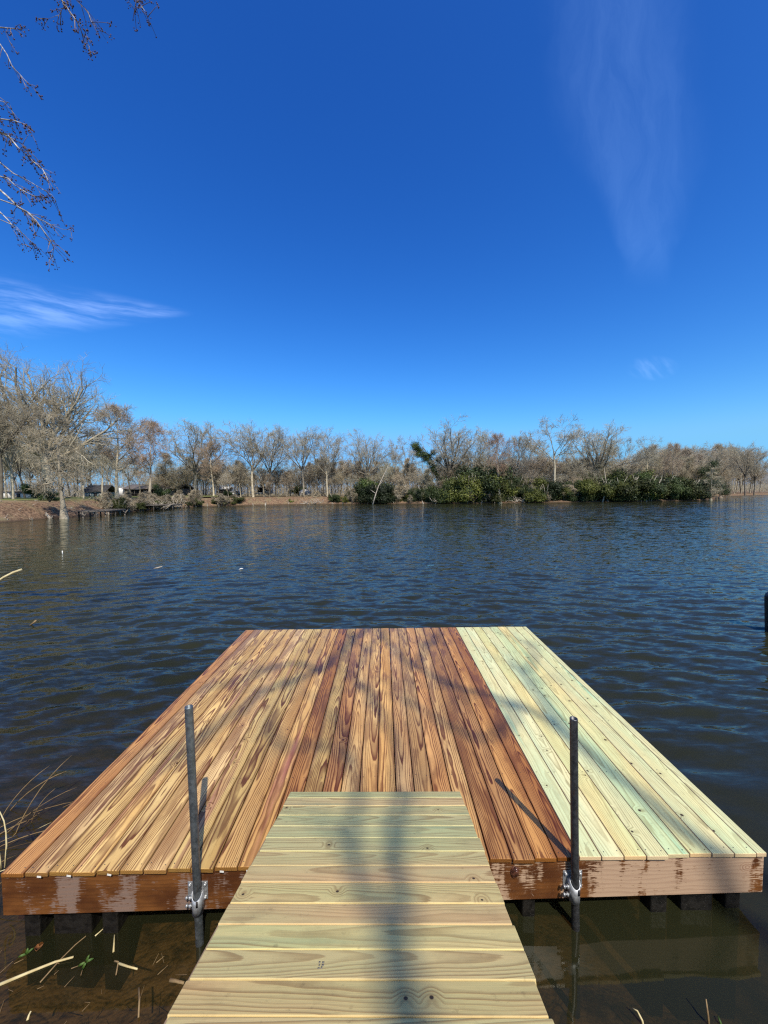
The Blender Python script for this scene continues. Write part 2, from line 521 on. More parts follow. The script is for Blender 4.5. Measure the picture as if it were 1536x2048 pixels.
def ground_mat(name, kind):
    m, nt, g, out = new_mat(name)
    ge = node(nt, 'ShaderNodeNewGeometry')
    P = ge.outputs['Position']
    z = node(nt, 'ShaderNodeSeparateXYZ', {0: P}).outputs[2]
    n1 = g.noise(P, 0.55, 5.0, 0.65)
    n2 = g.noise(P, 3.2, 4.0, 0.7)
    n3 = g.noise(P, 0.11, 2.0)
    litter = g.mix(g.smooth(n2, 0.36, 0.64), (0.085, 0.050, 0.032), (0.28, 0.175, 0.105))
    litter = g.mix(g.smooth(n1, 0.45, 0.7), litter, (0.20, 0.155, 0.085))
    litter = g.mix(g.smooth(n2, 0.66, 0.74), litter, (0.48, 0.39, 0.29))
    if kind == 'lawn':
        col = g.mix(g.smooth(n1, 0.35, 0.6), (0.10, 0.125, 0.032), (0.19, 0.19, 0.06))
        col = g.mix(g.smooth(n2, 0.55, 0.72), col, (0.22, 0.17, 0.09))
    elif kind == 'bed':
        col = g.mix(g.smooth(n1, 0.4, 0.65), (0.20, 0.145, 0.09), (0.28, 0.215, 0.14))
        col = g.mix(g.smooth(n2, 0.45, 0.68), col, (0.055, 0.032, 0.018))
    else:
        top = g.mix(g.smooth(n3, 0.42, 0.6), (0.23, 0.17, 0.095), (0.17, 0.155, 0.06))
        wetb = g.smooth(z, 0.35, 0.02)
        col = g.mix(g.smooth(g.add(z, g.mul(g.sub(n1, 0.5), 0.8)), 1.9, 2.35), litter, top)
        col = g.mix(wetb, col, (0.085, 0.055, 0.035))
    principled(nt, out, col, 0.9, bump=g.add(n2, n1), bump_d=0.12, spec=0.2)
    return m


M_GROUND = ground_mat('leaf_litter_ground', 'bank')
M_LAWN = ground_mat('winter_lawn', 'lawn')
M_BED = ground_mat('muddy_bed', 'bed')


def water_mat():
    m, nt, g, out = new_mat('lake_water')
    ge = node(nt, 'ShaderNodeNewGeometry')
    sp = node(nt, 'ShaderNodeSeparateXYZ', {0: ge.outputs['Position']})
    x, y = sp.outputs[0], sp.outputs[1]
    dist = g.m('SQRT', g.add(g.mul(x, x), g.mul(y, y)))
    # fine ripples riding on the modelled waves, as slopes; longer ones far out where the sheet is flat
    def slope(sx_, sy_, w_, det):
        n = node(nt, 'ShaderNodeTexNoise', {'Vector': g.comb(g.mul(x, sx_), g.mul(y, sy_), w_), 'Scale': 1.0, 'Detail': det, 'Roughness': 0.6, 'Distortion': 0.4})
        c = node(nt, 'ShaderNodeSeparateColor', {0: n.outputs['Color']})
        return g.sub(c.outputs[0], 0.5), g.sub(c.outputs[1], 0.5)
    a1, b1 = slope(3.0, 9.5, 0.0, 3.0)
    a2, b2 = slope(0.8, 2.4, 5.0, 3.0)
    far = g.smooth(dist, 14.0, 60.0)
    gust = g.noise(g.comb(g.mul(x, 0.030), g.mul(y, 0.075), 1.0), 1.0, 2.0)
    calm = g.smooth(g.add(y, g.mul(g.sub(gust, 0.5), 4.0)), 2.0, 4.6, 0.05, 1.0)
    lee = g.smooth(g.add(x, g.mul(y, 0.42)), -14.0, 2.0, 0.45, 1.0)
    lee = g.m('MAXIMUM', lee, g.smooth(y, 26.0, 8.0))
    amp = g.mul(g.mul(g.lin(gust, 0.32, 0.68, 0.55, 1.4), calm), lee)
    ny_ = g.mul(g.add(g.mul(b1, g.lin(far, 0, 1, 0.85, 1.05)), g.mul(g.mul(b2, far), 1.3)), amp)
    nx_ = g.mul(g.add(g.mul(a1, g.lin(far, 0, 1, 0.45, 0.45)), g.mul(g.mul(a2, far), 0.45)), amp)
    nrm_ = node(nt, 'ShaderNodeVectorMath', {0: ge.outputs['Normal'], 1: g.comb(nx_, ny_, 0.0)}, operation='ADD')
    bump = node(nt, 'ShaderNodeVectorMath', {0: nrm_.outputs[0]}, operation='NORMALIZE')
    fr = node(nt, 'ShaderNodeFresnel', {'IOR': 1.333, 'Normal': bump.outputs[0]})
    gl = node(nt, 'ShaderNodeBsdfGlossy', {'Color': (0.90, 0.93, 0.89, 1), 'Roughness': 0.04, 'Normal': bump.outputs[0]})
    murk = node(nt, 'ShaderNodeBsdfDiffuse', {'Color': (0.0215, 0.0225, 0.0100, 1)})
    tr = node(nt, 'ShaderNodeBsdfTransparent', {'Color': (0.78, 0.64, 0.42, 1)})
    at = node(nt, 'ShaderNodeAttribute', attribute_name='murk')
    body = node(nt, 'ShaderNodeMixShader', {0: at.outputs['Fac'], 1: tr.outputs[0], 2: murk.outputs[0]})
    mx = node(nt, 'ShaderNodeMixShader', {0: fr.outputs[0], 1: body.outputs[0], 2: gl.outputs[0]})
    nt.links.new(mx.outputs[0], out.inputs[0])
    return m


M_WATER = water_mat()

# ------------------------------------------------------------------ terrain
SHORE = [(-120, -20), (-75, -2), (-58, 14), (-46, 30), (-41.8, 40), (-42.0, 46), (-42.4, 51), (-42.4, 57), (-44.0, 66), (-46.7, 77), (-45.5, 87),
         (-41, 95), (-36.7, 98), (-28, 101.5), (-18, 102), (-9, 101), (4, 98.7), (16, 95.5), (29, 96), (41, 96), (54, 95.7), (66, 95.5),
         (82, 99.7), (92, 106), (104, 122), (130, 150), (170, 174), (240, 186), (420, 190), (900, 100)]


def bed_z(x, y):
    return -(0.22 + 0.16 * max(0.0, y - 1.4) + 0.16 * max(0.0, x + 0.3))


def resample(pts, step):
    out = []
    for (a, b) in zip(pts[:-1], pts[1:]):
        n = max(1, int(math.hypot(b[0] - a[0], b[1] - a[1]) / step))
        for i in range(n):
            t = i / n
            out.append((a[0] + (b[0] - a[0]) * t, a[1] + (b[1] - a[1]) * t))
    out.append(pts[-1])
    return out


def shore_y(X):
    best = None
    for (a, b) in zip(SHORE[:-1], SHORE[1:]):
        if min(a[0], b[0]) <= X <= max(a[0], b[0]) and a[0] != b[0]:
            yv = a[1] + (b[1] - a[1]) * (X - a[0]) / (b[0] - a[0])
            if best is None or yv > best: best = yv
    return best if best is not None else 100.0


rnd = random.Random(5)
pts = resample(SHORE, 2.5)
# soften the line
P2 = np.array(pts)
for _ in range(3):
    P2[1:-1] = (P2[:-2] + 2 * P2[1:-1] + P2[2:]) / 4
nrm = np.zeros_like(P2)
tang = np.gradient(P2, axis=0)
nrm[:, 0] = -tang[:, 1]
nrm[:, 1] = tang[:, 0]
nrm /= np.linalg.norm(nrm, axis=1)[:, None]
for _ in range(14):
    nrm[1:-1] = (nrm[:-2] + nrm[1:-1] + nrm[2:]) / 3
nrm /= np.linalg.norm(nrm, axis=1)[:, None]
OFFS = [-5, -0.6, 0.0, 0.35, 0.9, 1.6, 2.4, 3.4, 5, 9, 20, 60, 250, 1400]
rows = []
for i, (p, n_) in enumerate(zip(P2, nrm)):
    bh = (2.35 if p[1] < 90 else 2.0) if p[0] < -2 else max(0.75, 2.35 - (p[0] + 2) * 0.11)
    jit = rnd.uniform(-0.5, 0.5)
    prof = [-1.2, -0.25, 0.0, 0.28, 0.30 * bh, 0.52 * bh, 0.76 * bh, 0.95 * bh, bh, bh + 0.08, bh + 0.15, bh + 0.3, bh + 0.6, bh + 2]
    for k, (o_, z_) in enumerate(zip(OFFS, prof)):
        j = (jit if k < 9 else 0) + (rnd.uniform(-0.18, 0.18) if 1 < k < 9 else 0)
        q = p + n_ * (o_ + j)
        zz = z_ + (rnd.uniform(-0.10, 0.10) if 2 < k < 10 else 0)
        rows.append((q[0], q[1], zz))
nr, nc = len(P2), len(OFFS)
idx = np.arange(nr * nc).reshape(nr, nc)
quads = np.stack([idx[:-1, :-1], idx[1:, :-1], idx[1:, 1:], idx[:-1, 1:]], -1).reshape(-1, 4)
shore = link('ground', mesh_np('ground', rows, [quads[:, ::-1]], M_GROUND, True))
tag(shore, kind='structure')

# grass on top of the left bank
gp = []
sel = [i for i in range(nr) if P2[i, 0] < -37 and 20 < P2[i, 1] < 99]
for i in sel:
    for o_, z_ in ((4.4, 2.33), (7, 2.48), (9, 2.52), (20, 2.60), (26, 2.63)):
        q = P2[i] + nrm[i] * (o_ + (rnd.uniform(-0.4, 0.4) if o_ < 5 else 0))
        gp.append((q[0], q[1], z_ + 0.02))
ii = np.arange(len(sel) * 5).reshape(len(sel), 5)
q4 = np.stack([ii[:-1, :-1], ii[1:, :-1], ii[1:, 1:], ii[:-1, 1:]], -1).reshape(-1, 4)
tag(link('lawn', mesh_np('lawn', gp, [q4[:, ::-1]], M_LAWN, True)), kind='structure')

# the near bank the ramp comes down from, and the shallow bed in front of it
xs = np.concatenate([[-400, -150, -90], np.arange(-60, 61, 2.0), [90, 160, 400, 1000]])
ys = np.array([1.15, 0.8, 0.4, 0.0, -0.5, -1.2, -3, -8, -20, -60, -300])
zs = np.array([-0.22, 0.05, 0.35, 0.75, 1.15, 1.32, 1.42, 1.6, 1.8, 2.2, 4])
vb = []
for a in xs:
    for b, c in zip(ys, zs):
        wig = 0.18 * math.sin(a * 1.3) + 0.1 * math.sin(a * 3.1 + 1)
        vb.append((a, b + (wig if b > -1 else 0) - (0.0 if abs(a) < 30 else 0), c + rnd.uniform(-0.02, 0.02)))
ib = np.arange(len(xs) * len(ys)).reshape(len(xs), len(ys))
qb = np.stack([ib[:-1, :-1], ib[1:, :-1], ib[1:, 1:], ib[:-1, 1:]], -1).reshape(-1, 4)
tag(link('bank', mesh_np('bank', vb, [qb[:, ::-1]], M_GROUND, True)), kind='structure')
xs = np.arange(-9, 9.01, 0.25)
ys = np.arange(0.6, 9.01, 0.25)
vb = [(a, b, bed_z(a, b) + 0.03 * math.sin(a * 5 + b * 3) + rnd.uniform(-0.02, 0.02)) for a in xs for b in ys]
ib = np.arange(len(xs) * len(ys)).reshape(len(xs), len(ys))
qb = np.stack([ib[:-1, :-1], ib[1:, :-1], ib[1:, 1:], ib[:-1, 1:]], -1).reshape(-1, 4)
tag(link('lake_bed', mesh_np('lake_bed', vb, [qb], M_BED, True)), kind='structure')

# ------------------------------------------------------------------ water
yr = [0.3]
while yr[-1] < 75: yr.append(yr[-1] + max(0.036, 0.0075 * yr[-1]))
xr = [0.0]
while xr[-1] < 85: xr.append(xr[-1] + max(0.055, 0.0125 * xr[-1]))
yr = np.array(yr)
xr = np.array([-a for a in xr[:0:-1]] + xr)
XX, YY = np.meshgrid(xr, yr)
sxp = np.maximum(0.055, 0.0125 * np.abs(XX))
syp = np.maximum(0.036, 0.0075 * YY)
rs = np.random.RandomState(3)
Zw = np.zeros_like(XX)
Yw = YY + 0.20 * np.sqrt(XX ** 2 + 9.0) + 0.25 * np.sin(XX * 0.31 + 0.5) + 0.12 * np.sin(XX * 0.83 + YY * 0.21)
gust = 0.75 + 0.35 * np.sin(XX * 0.11 + YY * 0.07 + 1.0) * np.sin(YY * 0.16 - XX * 0.05) + 0.2 * np.sin(XX * 0.37 + 2) * np.sin(YY * 0.41 + XX * 0.1)
for i in range(96):
    lam = 0.16 * (1.05 / 0.16) ** rs.rand()
    k = 2 * PI / lam
    th = rs.normal(0, 0.36)
    amp = 0.0125 * k ** -1.0 * rs.uniform(0.6, 1.3) * (1.3 if 0.3 < lam < 0.75 else 0.75)
    kx, ky = k * math.sin(th), k * math.cos(th)
    att = np.clip((2 * PI / (np.abs(ky) * syp + np.abs(kx) * sxp + 1e-6) - 3.0) / 3.0, 0, 1)
    ph = kx * XX + ky * Yw + rs.rand() * 2 * PI
    Zw += amp * att * (np.sin(ph) + 0.25 * np.cos(2 * ph) )
shel = np.clip((YY - 2.1) / 3.0, 0, 1)
# lee of the dock and of the near bank is calm
shel = 0.07 + 0.93 * shel
edgef = np.clip((75 - YY) / 18, 0, 1) * np.clip((85 - np.abs(XX)) / 20, 0, 1)
Zw *= gust * shel * edgef * 1.55
DEP = np.vectorize(lambda a, b: -bed_z(a, b))(XX, YY)
murk = 1 - np.exp(-1.7 * np.clip(DEP, 0, 9))
murk = np.where((np.abs(XX) > 8.5) | (YY > 8.5), 1.0, np.maximum(murk, np.clip((np.abs(XX) - 5) / 3, 0, 1)))
murk = np.maximum(murk, np.clip((YY - 4) / 3, 0, 1))
ny_, nx_ = XX.shape
wv = np.stack([XX, YY, Zw], -1).reshape(-1, 3)
iw = np.arange(nx_ * ny_).reshape(ny_, nx_)
qw = np.stack([iw[:-1, :-1], iw[:-1, 1:], iw[1:, 1:], iw[1:, :-1]], -1).reshape(-1, 4)
x0, x1, y0, y1 = xr[0], xr[-1], yr[0], yr[-1]
ov = np.array([(-1500, y0, 0), (1500, y0, 0), (1500, 900, 0), (-1500, 900, 0), (x0, y0, 0), (x1, y0, 0), (x1, y1, 0), (x0, y1, 0)])
b = len(wv)
oq = np.array([(0, 4, 7, 3), (5, 1, 2, 6), (7, 6, 2, 3)]) + b
wme = mesh_np('water', np.concatenate([wv, ov]), [qw, oq], M_WATER, True)
at = wme.attributes.new('murk', 'FLOAT', 'POINT')
at.data.foreach_set('value', np.concatenate([murk.ravel(), np.ones(8)]).astype(np.float32))
tag(link('water', wme), kind='structure')

# ------------------------------------------------------------------ the dock
PW = 0.1454           # board pitch
NB = 33
YN = 2.267            # near edge at the left corner
SKEW = 0.0254
LEN = 4.241
TH = 0.028
dock = empty('floating_dock', (0.03, 4.4, 0.4445), 0.0,
             'low wooden dock of brown stained and pale green boards below the ramp', 'dock')
dock.rotation_euler = (0, R(0.40), 0)
X0 = -2.43
board_w = bevelled((-0.0694, 0, -TH), (0.0694, LEN, 0), 0.004, 2)
board_n = bevelled((-0.032, 0, -TH), (0.032, LEN, 0), 0.0035, 2)
board_w.materials.append(M_BROWN)
bg_w = board_w.copy()
bg_w.materials.clear()
bg_w.materials.append(M_GREEN)
board_n.materials.append(M_GREEN)
tint = {0: (0.80, 0.60, 0.50), 3: (1.05, 1.0, 0.9), 8: (0.74, 0.74, 0.66), 9: (0.8, 0.72, 0.65), 10: (0.9, .8, .7), 11: (0.58, 0.40, 0.30),
        13: (0.80, 0.66, 0.60), 16: (1.05, .95, .8), 19: (0.9, 0.75, 0.68), 21: (0.66, 0.54, 0.48), 22: (0.62, 0.50, 0.45), 23: (0.85, 0.66, 0.5), 24: (0.62, 0.42, 0.30)}
rb = random.Random(11)
for i in range(34):
    narrow = i == 33
    xc = X0 + (i + 0.5) * PW if not narrow else X0 + 33 * PW + 0.034
    green = i >= 25
    me = board_n if narrow else (bg_w if green else board_w)
    o = link('plank', me, dock)
    o.location = (xc, YN + SKEW * (xc + 2.4) - 4.4 + rb.uniform(-0.006, 0.006), 0.010 + rb.uniform(-0.0015, 0.0015))
    o.rotation_euler = (0, rb.uniform(-0.006, 0.006), rb.uniform(-0.0005, 0.0005))
    if green:
        k = rb.uniform(0.92, 1.06)
        o.color = (k, k * rb.uniform(0.97, 1.02), k * rb.uniform(0.9, 1.05), 1)
        if i == 29: o.color = (0.90, 1.0, 0.93, 1)
        if i == 28: o.color = (0.95, 1.0, 0.98, 1)
        if i == 27: o.color = (1.05, 0.98, 0.80, 1)
        if i == 30: o.color = (1.06, 0.97, 0.80, 1)
    else:
        k = rb.uniform(0.72, 1.06)
        t_ = tint.get(i, (k, k * rb.uniform(0.94, 1.02), k * rb.uniform(0.88, 1.05)))
        if 12 <= i <= 24: t_ = (t_[0] * 0.90, t_[1] * 0.84, t_[2] * 0.82)
        o.color = (*t_, 1)
    if i == 33: tag(o, 'narrow ripped pale green board along the right edge of the dock')
    if i == 11: tag(o, 'dark reddish brown board beside the left edge of the ramp')
    if i == 24: tag(o, 'dark brown board where the stained boards meet the pale green ones')
# rim joists
skew_rot = math.atan(SKEW)
RH = 0.262
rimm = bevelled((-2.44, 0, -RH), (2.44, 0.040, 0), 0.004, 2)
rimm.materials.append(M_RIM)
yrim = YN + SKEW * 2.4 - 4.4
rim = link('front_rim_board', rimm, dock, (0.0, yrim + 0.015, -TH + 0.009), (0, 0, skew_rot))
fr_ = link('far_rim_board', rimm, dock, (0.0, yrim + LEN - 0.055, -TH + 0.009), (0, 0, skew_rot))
sidem = bevelled((-0.02, 0.06, -RH), (0.02, LEN - 0.06, 0), 0.003, 1)
sidem.materials.append(M_UNDER)
for xs_ in (-2.42, 2.42):
    link('side_joist', sidem, dock, (xs_, YN + SKEW * (xs_ + 2.4) - 4.4, -TH + 0.009))
for xs_ in (-1.6, -0.8, 0.0, 0.8, 1.6):
    link('joist', sidem, dock, (xs_, YN + SKEW * (xs_ + 2.4) - 4.4, -TH + 0.009))
# wet knot with a drip of resin on the rim, right of the ramp
import bmesh
bm = bmesh.new()
bmesh.ops.create_icosphere(bm, subdivisions=3, radius=0.03)
for vt in bm.verts:
    n_ = math.sin(vt.co.x * 160) * math.cos(vt.co.z * 140) * 0.004 + math.sin(vt.co.y * 210 + vt.co.z * 90) * 0.003
    vt.co *= 1 + n_ / 0.03
    vt.co.y *= 0.35
    vt.co.z *= 1.25
km = bpy.data.meshes.new('knot')
bm.to_mesh(km)
bm.free()
km.materials.append(simple('wet_knot', (0.03, 0.010, 0.006), (0.13, 0.05, 0.03), 45, 0.14, False, 0.6, bump=0.012))
for p in km.polygons: p.use_smooth = True
tag(link('knot', km, dock, (0.79, yrim + 0.015 + SKEW * 0.79, -0.09)), 'dark wet knot on the rim board just right of the ramp')
# piles that hold the dock
for (px, py, w_, d_) in ((-2.27, 2.37, 0.10, 0.10), (-2.02, 2.39, 0.24, 0.12), (-1.78, 2.38, 0.10, 0.10), (0.93, 2.445, 0.085, 0.085),
                         (1.80, 2.475, 0.11, 0.11), (2.06, 2.49, 0.21, 0.12), (2.31, 2.49, 0.10, 0.10),
                         (-2.2, 6.2, 0.14, 0.14), (2.2, 6.3, 0.14, 0.14), (0, 6.2, 0.14, 0.14)):
    mm = bevelled((-w_ / 2, -d_ / 2, -1.9), (w_ / 2, d_ / 2, -0.02 - RH + TH), 0.008, 2)
    mm.materials.append(M_PILE)
    link('pile', mm, dock, (px - 0.03, py - 4.4, 0))
# end tags stapled on the board ends
tagm = bevelled((-0.013, -0.0015, -0.006), (0.013, 0.0, 0.006), 0.0006, 1)
tagm.materials.append(M_TAG)
for i, dx in ((1, 0.025), (2, 0.06), (4, 0.015), (9, -0.02), (10, 0.0), (10, 0.035)):
    xc = X0 + (i + 0.5) * PW + dx
    link('end_tag', tagm, dock, (xc, YN + SKEW * (xc + 2.4) - 4.4 - 0.0075, -0.006 - 0.002), (0, 0.2 * rb.random(), 0))


# pole brackets
def bracket(x, mirror=False):
    yb = yrim + 0.015 + SKEW * x
    e = empty('pole_bracket', (x, yb, -0.175), skew_rot)
    e.parent = dock
    pl = bevelled((-0.062, -0.006, -0.058), (0.062, 0.0, 0.058), 0.0015, 2)
    pl.materials.append(M_GALV)
    link('plate', pl, e, (-0.014 if not mirror else 0.006, 0, 0.03))
    # sleeve: open tube with a scooped rim
    vs, fs = [], []
    n = 28
    for ring, rad in ((0, 0.0325), (1, 0.0275)):
        for j in range(n):
            a = 2 * PI * j / n
            scoop = 0.035 * max(0.0, math.cos(a + PI / 2)) if True else 0
            vs.append((rad * math.cos(a), rad * math.sin(a) - 0.042, 0.062 - scoop))
            vs.append((rad * math.cos(a), rad * math.sin(a) - 0.042, -0.072 - 0.002 * max(0.0, math.cos(a + PI / 2))))
    for j in range(n):
        j2 = (j + 1) % n
        fs.append((2 * j, 2 * j + 1, 2 * j2 + 1, 2 * j2))
        o_ = 2 * n
        fs.append((o_ + 2 * j, o_ + 2 * j2, o_ + 2 * j2 + 1, o_ + 2 * j + 1))
        fs.append((2 * j, 2 * j2, o_ + 2 * j2, o_ + 2 * j))
        fs.append((2 * j + 1, o_ + 2 * j + 1, o_ + 2 * j2 + 1, 2 * j2 + 1))
    mb = MB().raw(vs, fs)
    mb.box((-0.030, -0.030, -0.06), (0.030, -0.004, 0.05))
    sl = mb.build('sleeve', M_GALV, e)
    # slot in the sleeve face
    MB().box((0.006, -0.0795, -0.005), (0.017, -0.076, 0.032)).build('slot', M_DARK, e)
    bolt = MB()
    bolt.tube([(0, 0, 0), (0, -0.004, 0)], [0.0125, 0.0125], 16)
    bolt.tube([(0, -0.004, 0), (0, -0.010, 0), (0, -0.013, 0)], [0.010, 0.009, 0.004], 12)
    bme = bolt.mesh('bolt', M_GALV, True)
    cx_ = -0.014 if not mirror else 0.006
    for bx in (-0.047, 0.047):
        for bz in (-0.012, 0.072):
            link('bolt', bme, e, (cx_ + bx, -0.006, bz))
    cb = MB()
    cb.tube([(0, 0, 0), (-0.03, 0, 0)], [0.006, 0.006], 10)
    cb.tube([(-0.006, 0, 0), (-0.016, 0, 0)], [0.0125, 0.0125], 6)
    cb.tube([(-0.028, 0, 0), (-0.036, 0, 0), (-0.039, 0, 0)], [0.011, 0.011, 0.006], 12)
    cme = cb.mesh('clamp_bolt', M_GALV)
    for bz in (-0.03, 0.022):
        link('clamp_bolt', cme, e, (-0.034, -0.042, bz))
    return e


bracket(-1.185 - 0.03)
bracket(1.19 - 0.03, True)


# the two pipe poles
def pole(x, y, ztop, zbot, lx, mat, label, rad=0.0238):
    mb = MB()
    n = 24
    pts_ = [(x + lx * (zbot - 0.45), y, zbot), (x, y, 0.45), (x + lx * (ztop - 0.45), y + 0.0, ztop - 0.004)]
    mb.tube(pts_, [rad, rad, rad], n, cap=False)
    # hollow top
    T = Vector((x + lx * (ztop - 0.45), y, ztop))
    vs = []
    for rad_, dz in ((rad, -0.004), (rad - 0.001, 0), (rad - 0.005, 0), (rad - 0.006, -0.12)):
        for j in range(n):
            a = 2 * PI * j / n
            vs.append((T.x + rad_ * math.cos(a), T.y + rad_ * math.sin(a), T.z + dz))
    fs = []
    for k in range(3):
        for j in range(n):
            j2 = (j + 1) % n
            fs.append((k * n + j, k * n + j2, (k + 1) * n + j2, (k + 1) * n + j))
    fs.append(tuple(3 * n + j for j in range(n)))
    mb.raw(vs, fs)
    o = mb.build('steel_pole', mat, None, True)
    tag(o, label, 'pole', 'steel pipes that pin the dock')
    return o


def rim_front(x): return YN + SKEW * (x + 2.4) + 0.015 - 0.0435


pole(-1.185, rim_front(-1.185) + 0.001, 1.520, -0.9, -0.010, M_PIPE, 'bluish grey steel pipe standing in the bracket left of the ramp')
pole(1.19, rim_front(1.19) + 0.001, 1.385, -0.9, -0.022, M_PIPE_DARK, 'dark steel pipe standing in the bracket right of the ramp')

# ------------------------------------------------------------------ the ramp
FAR = Vector((-0.087, 2.822, 0.528))
NEAR = Vector((-0.105, 1.187, 1.047))
rd = (FAR - NEAR)
ang = math.atan2(rd.z, rd.y)
ramp = empty('wooden_ramp', FAR, 0.0, 'pale wooden ramp of cross boards sloping down from the bank onto the dock', 'ramp')
ramp.rotation_euler = (ang, 0, -0.011)
# local -Y runs up the slope
s = 0.0
RW = 1.29
widths = [0.098] + [0.124] * 24
rr_ = random.Random(21)
GAP = 0.0065
depths = [2.825, 2.728, 2.611, 2.488, 2.36, 2.23, 2.10, 1.977, 1.848, 1.71, 1.59, 1.465, 1.338]
cosA = abs(math.cos(ang))
edges = [0.0] + [(2.825 - d) / cosA for d in depths[1:]]
while edges[-1] < 3.45: edges.append(edges[-1] + 0.1345)
first = None
for i in range(len(edges) - 1):
    a, b_ = edges[i], edges[i + 1] - GAP
    wv_ = b_ - a
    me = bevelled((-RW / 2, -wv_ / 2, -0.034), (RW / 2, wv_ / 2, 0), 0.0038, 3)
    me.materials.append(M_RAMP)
    o = link('plank', me, ramp, (rr_.uniform(-0.006, 0.006), -(a + b_) / 2, rr_.uniform(-0.001, 0.001)), (0, 0, rr_.uniform(-0.001, 0.001)))
    k = rr_.uniform(0.82, 1.1)
    tt_ = [(.88, .96, .90), (1, .95, .88), (.93, .98, .90), (.88, .97, .92), (.86, .95, .9), (.9, .98, .9), (1, .95, .86), (1, .85, .78), (1.05, 1.0, .85), (1.02, .88, .80), (1.0, 1.02, .85), (.95, .90, .80), (1.0, .90, .76), (1.0, .95, .85)][i % 14]
    k = k * 0.3 + 0.7
    o.color = (k * tt_[0], k * tt_[1], k * tt_[2], 1)
sm_ = bevelled((-0.019, -3.45, -0.175), (0.019, -0.32, -0.036), 0.003, 1)
sm_.materials.append(M_STRINGER)
for xs_ in (-0.648, 0.0, 0.615):
    link('stringer', sm_, ramp, (xs_, 0, 0))
# screw heads, two to a board at each joist
sc_ = MB()
for i in range(33):
    xc = X0 + (i + 0.5) * PW
    for yj in (0.035, 0.75, 1.45, 2.15, 2.85, 3.55, LEN - 0.035):
        for dx in (-0.045, 0.045):
            q = Vector((xc + dx + rb.uniform(-0.006, 0.006), YN + SKEW * (xc + 2.4) - 4.4 + yj + rb.uniform(-0.008, 0.008), 0.0115))
            sc_.tube([q, q + Vector((0, 0, 0.0012))], [0.0034, 0.0032], 6)
sc_.build('screw_heads', M_PIPE_DARK, dock)['kind'] = 'stuff'
# faded ink grade stamp
ink = MB()
for (a, b2, w2, h2) in ((0, 0, 0.007, 0.009), (0.0, 0.013, 0.009, 0.008), (0.012, 0.002, 0.006, 0.007), (0.012, 0.014, 0.008, 0.009), (0.024, 0.0, 0.009, 0.006), (0.024, 0.012, 0.006, 0.01)):
    ink.box((b2, -a - 0.008, 0.0), (b2 + w2, -a - 0.008 + h2, 0.0006))
ink.build('ink_stamp', M_INK, ramp, loc=(-0.17, -(edges[11] + 0.055), 0.0006))


# ------------------------------------------------------------------ trees
def frames(D):
    ref = np.where(np.abs(D[:, 2:3]) < 0.9, np.array([[0, 0, 1.0]]), np.array([[1.0, 0, 0]]))
    U = np.cross(D, ref)
    U /= np.linalg.norm(U, axis=1)[:, None] + 1e-9
    V = np.cross(D, U)
    return U, V


def seg_mesh(name, segs, mat, nmap=(7, 5, 4, 3, 3)):
    """segs: array (n,9): p0 p1 r0 r1 lvl"""
    A = np.array(segs, dtype=np.float64)
    vs, fs, tot = [], [], 0
    for n in sorted(set(nmap)):
        lv = [i for i, k in enumerate(nmap) if k == n]
        B = A[np.isin(A[:, 8].astype(int), lv)]
        if len(B) == 0: continue
        p0, p1 = B[:, 0:3], B[:, 3:6]
        D = p1 - p0
        L = np.linalg.norm(D, axis=1)[:, None] + 1e-9
        D = D / L
        p1 = p1 + D * np.minimum(B[:, 7:8] * 0.4, L * 0.2)
        U, V = frames(D)
        m = len(B)
        out = np.zeros((m, 2 * n, 3))
        for j in range(n):
            a = 2 * PI * j / n
            off = U * math.cos(a) + V * math.sin(a)
            out[:, j] = p0 + off * B[:, 6:7]
            out[:, n + j] = p1 + off * B[:, 7:8]
        base = tot + np.arange(m)[:, None] * 2 * n
        for j in range(n):
            j2 = (j + 1) % n
            fs.append(base + np.array([[j, j2, n + j2, n + j]]))
        vs.append(out.reshape(-1, 3))
        tot += m * 2 * n
    return mesh_np(name, np.concatenate(vs), [np.concatenate(fs)], mat, False)


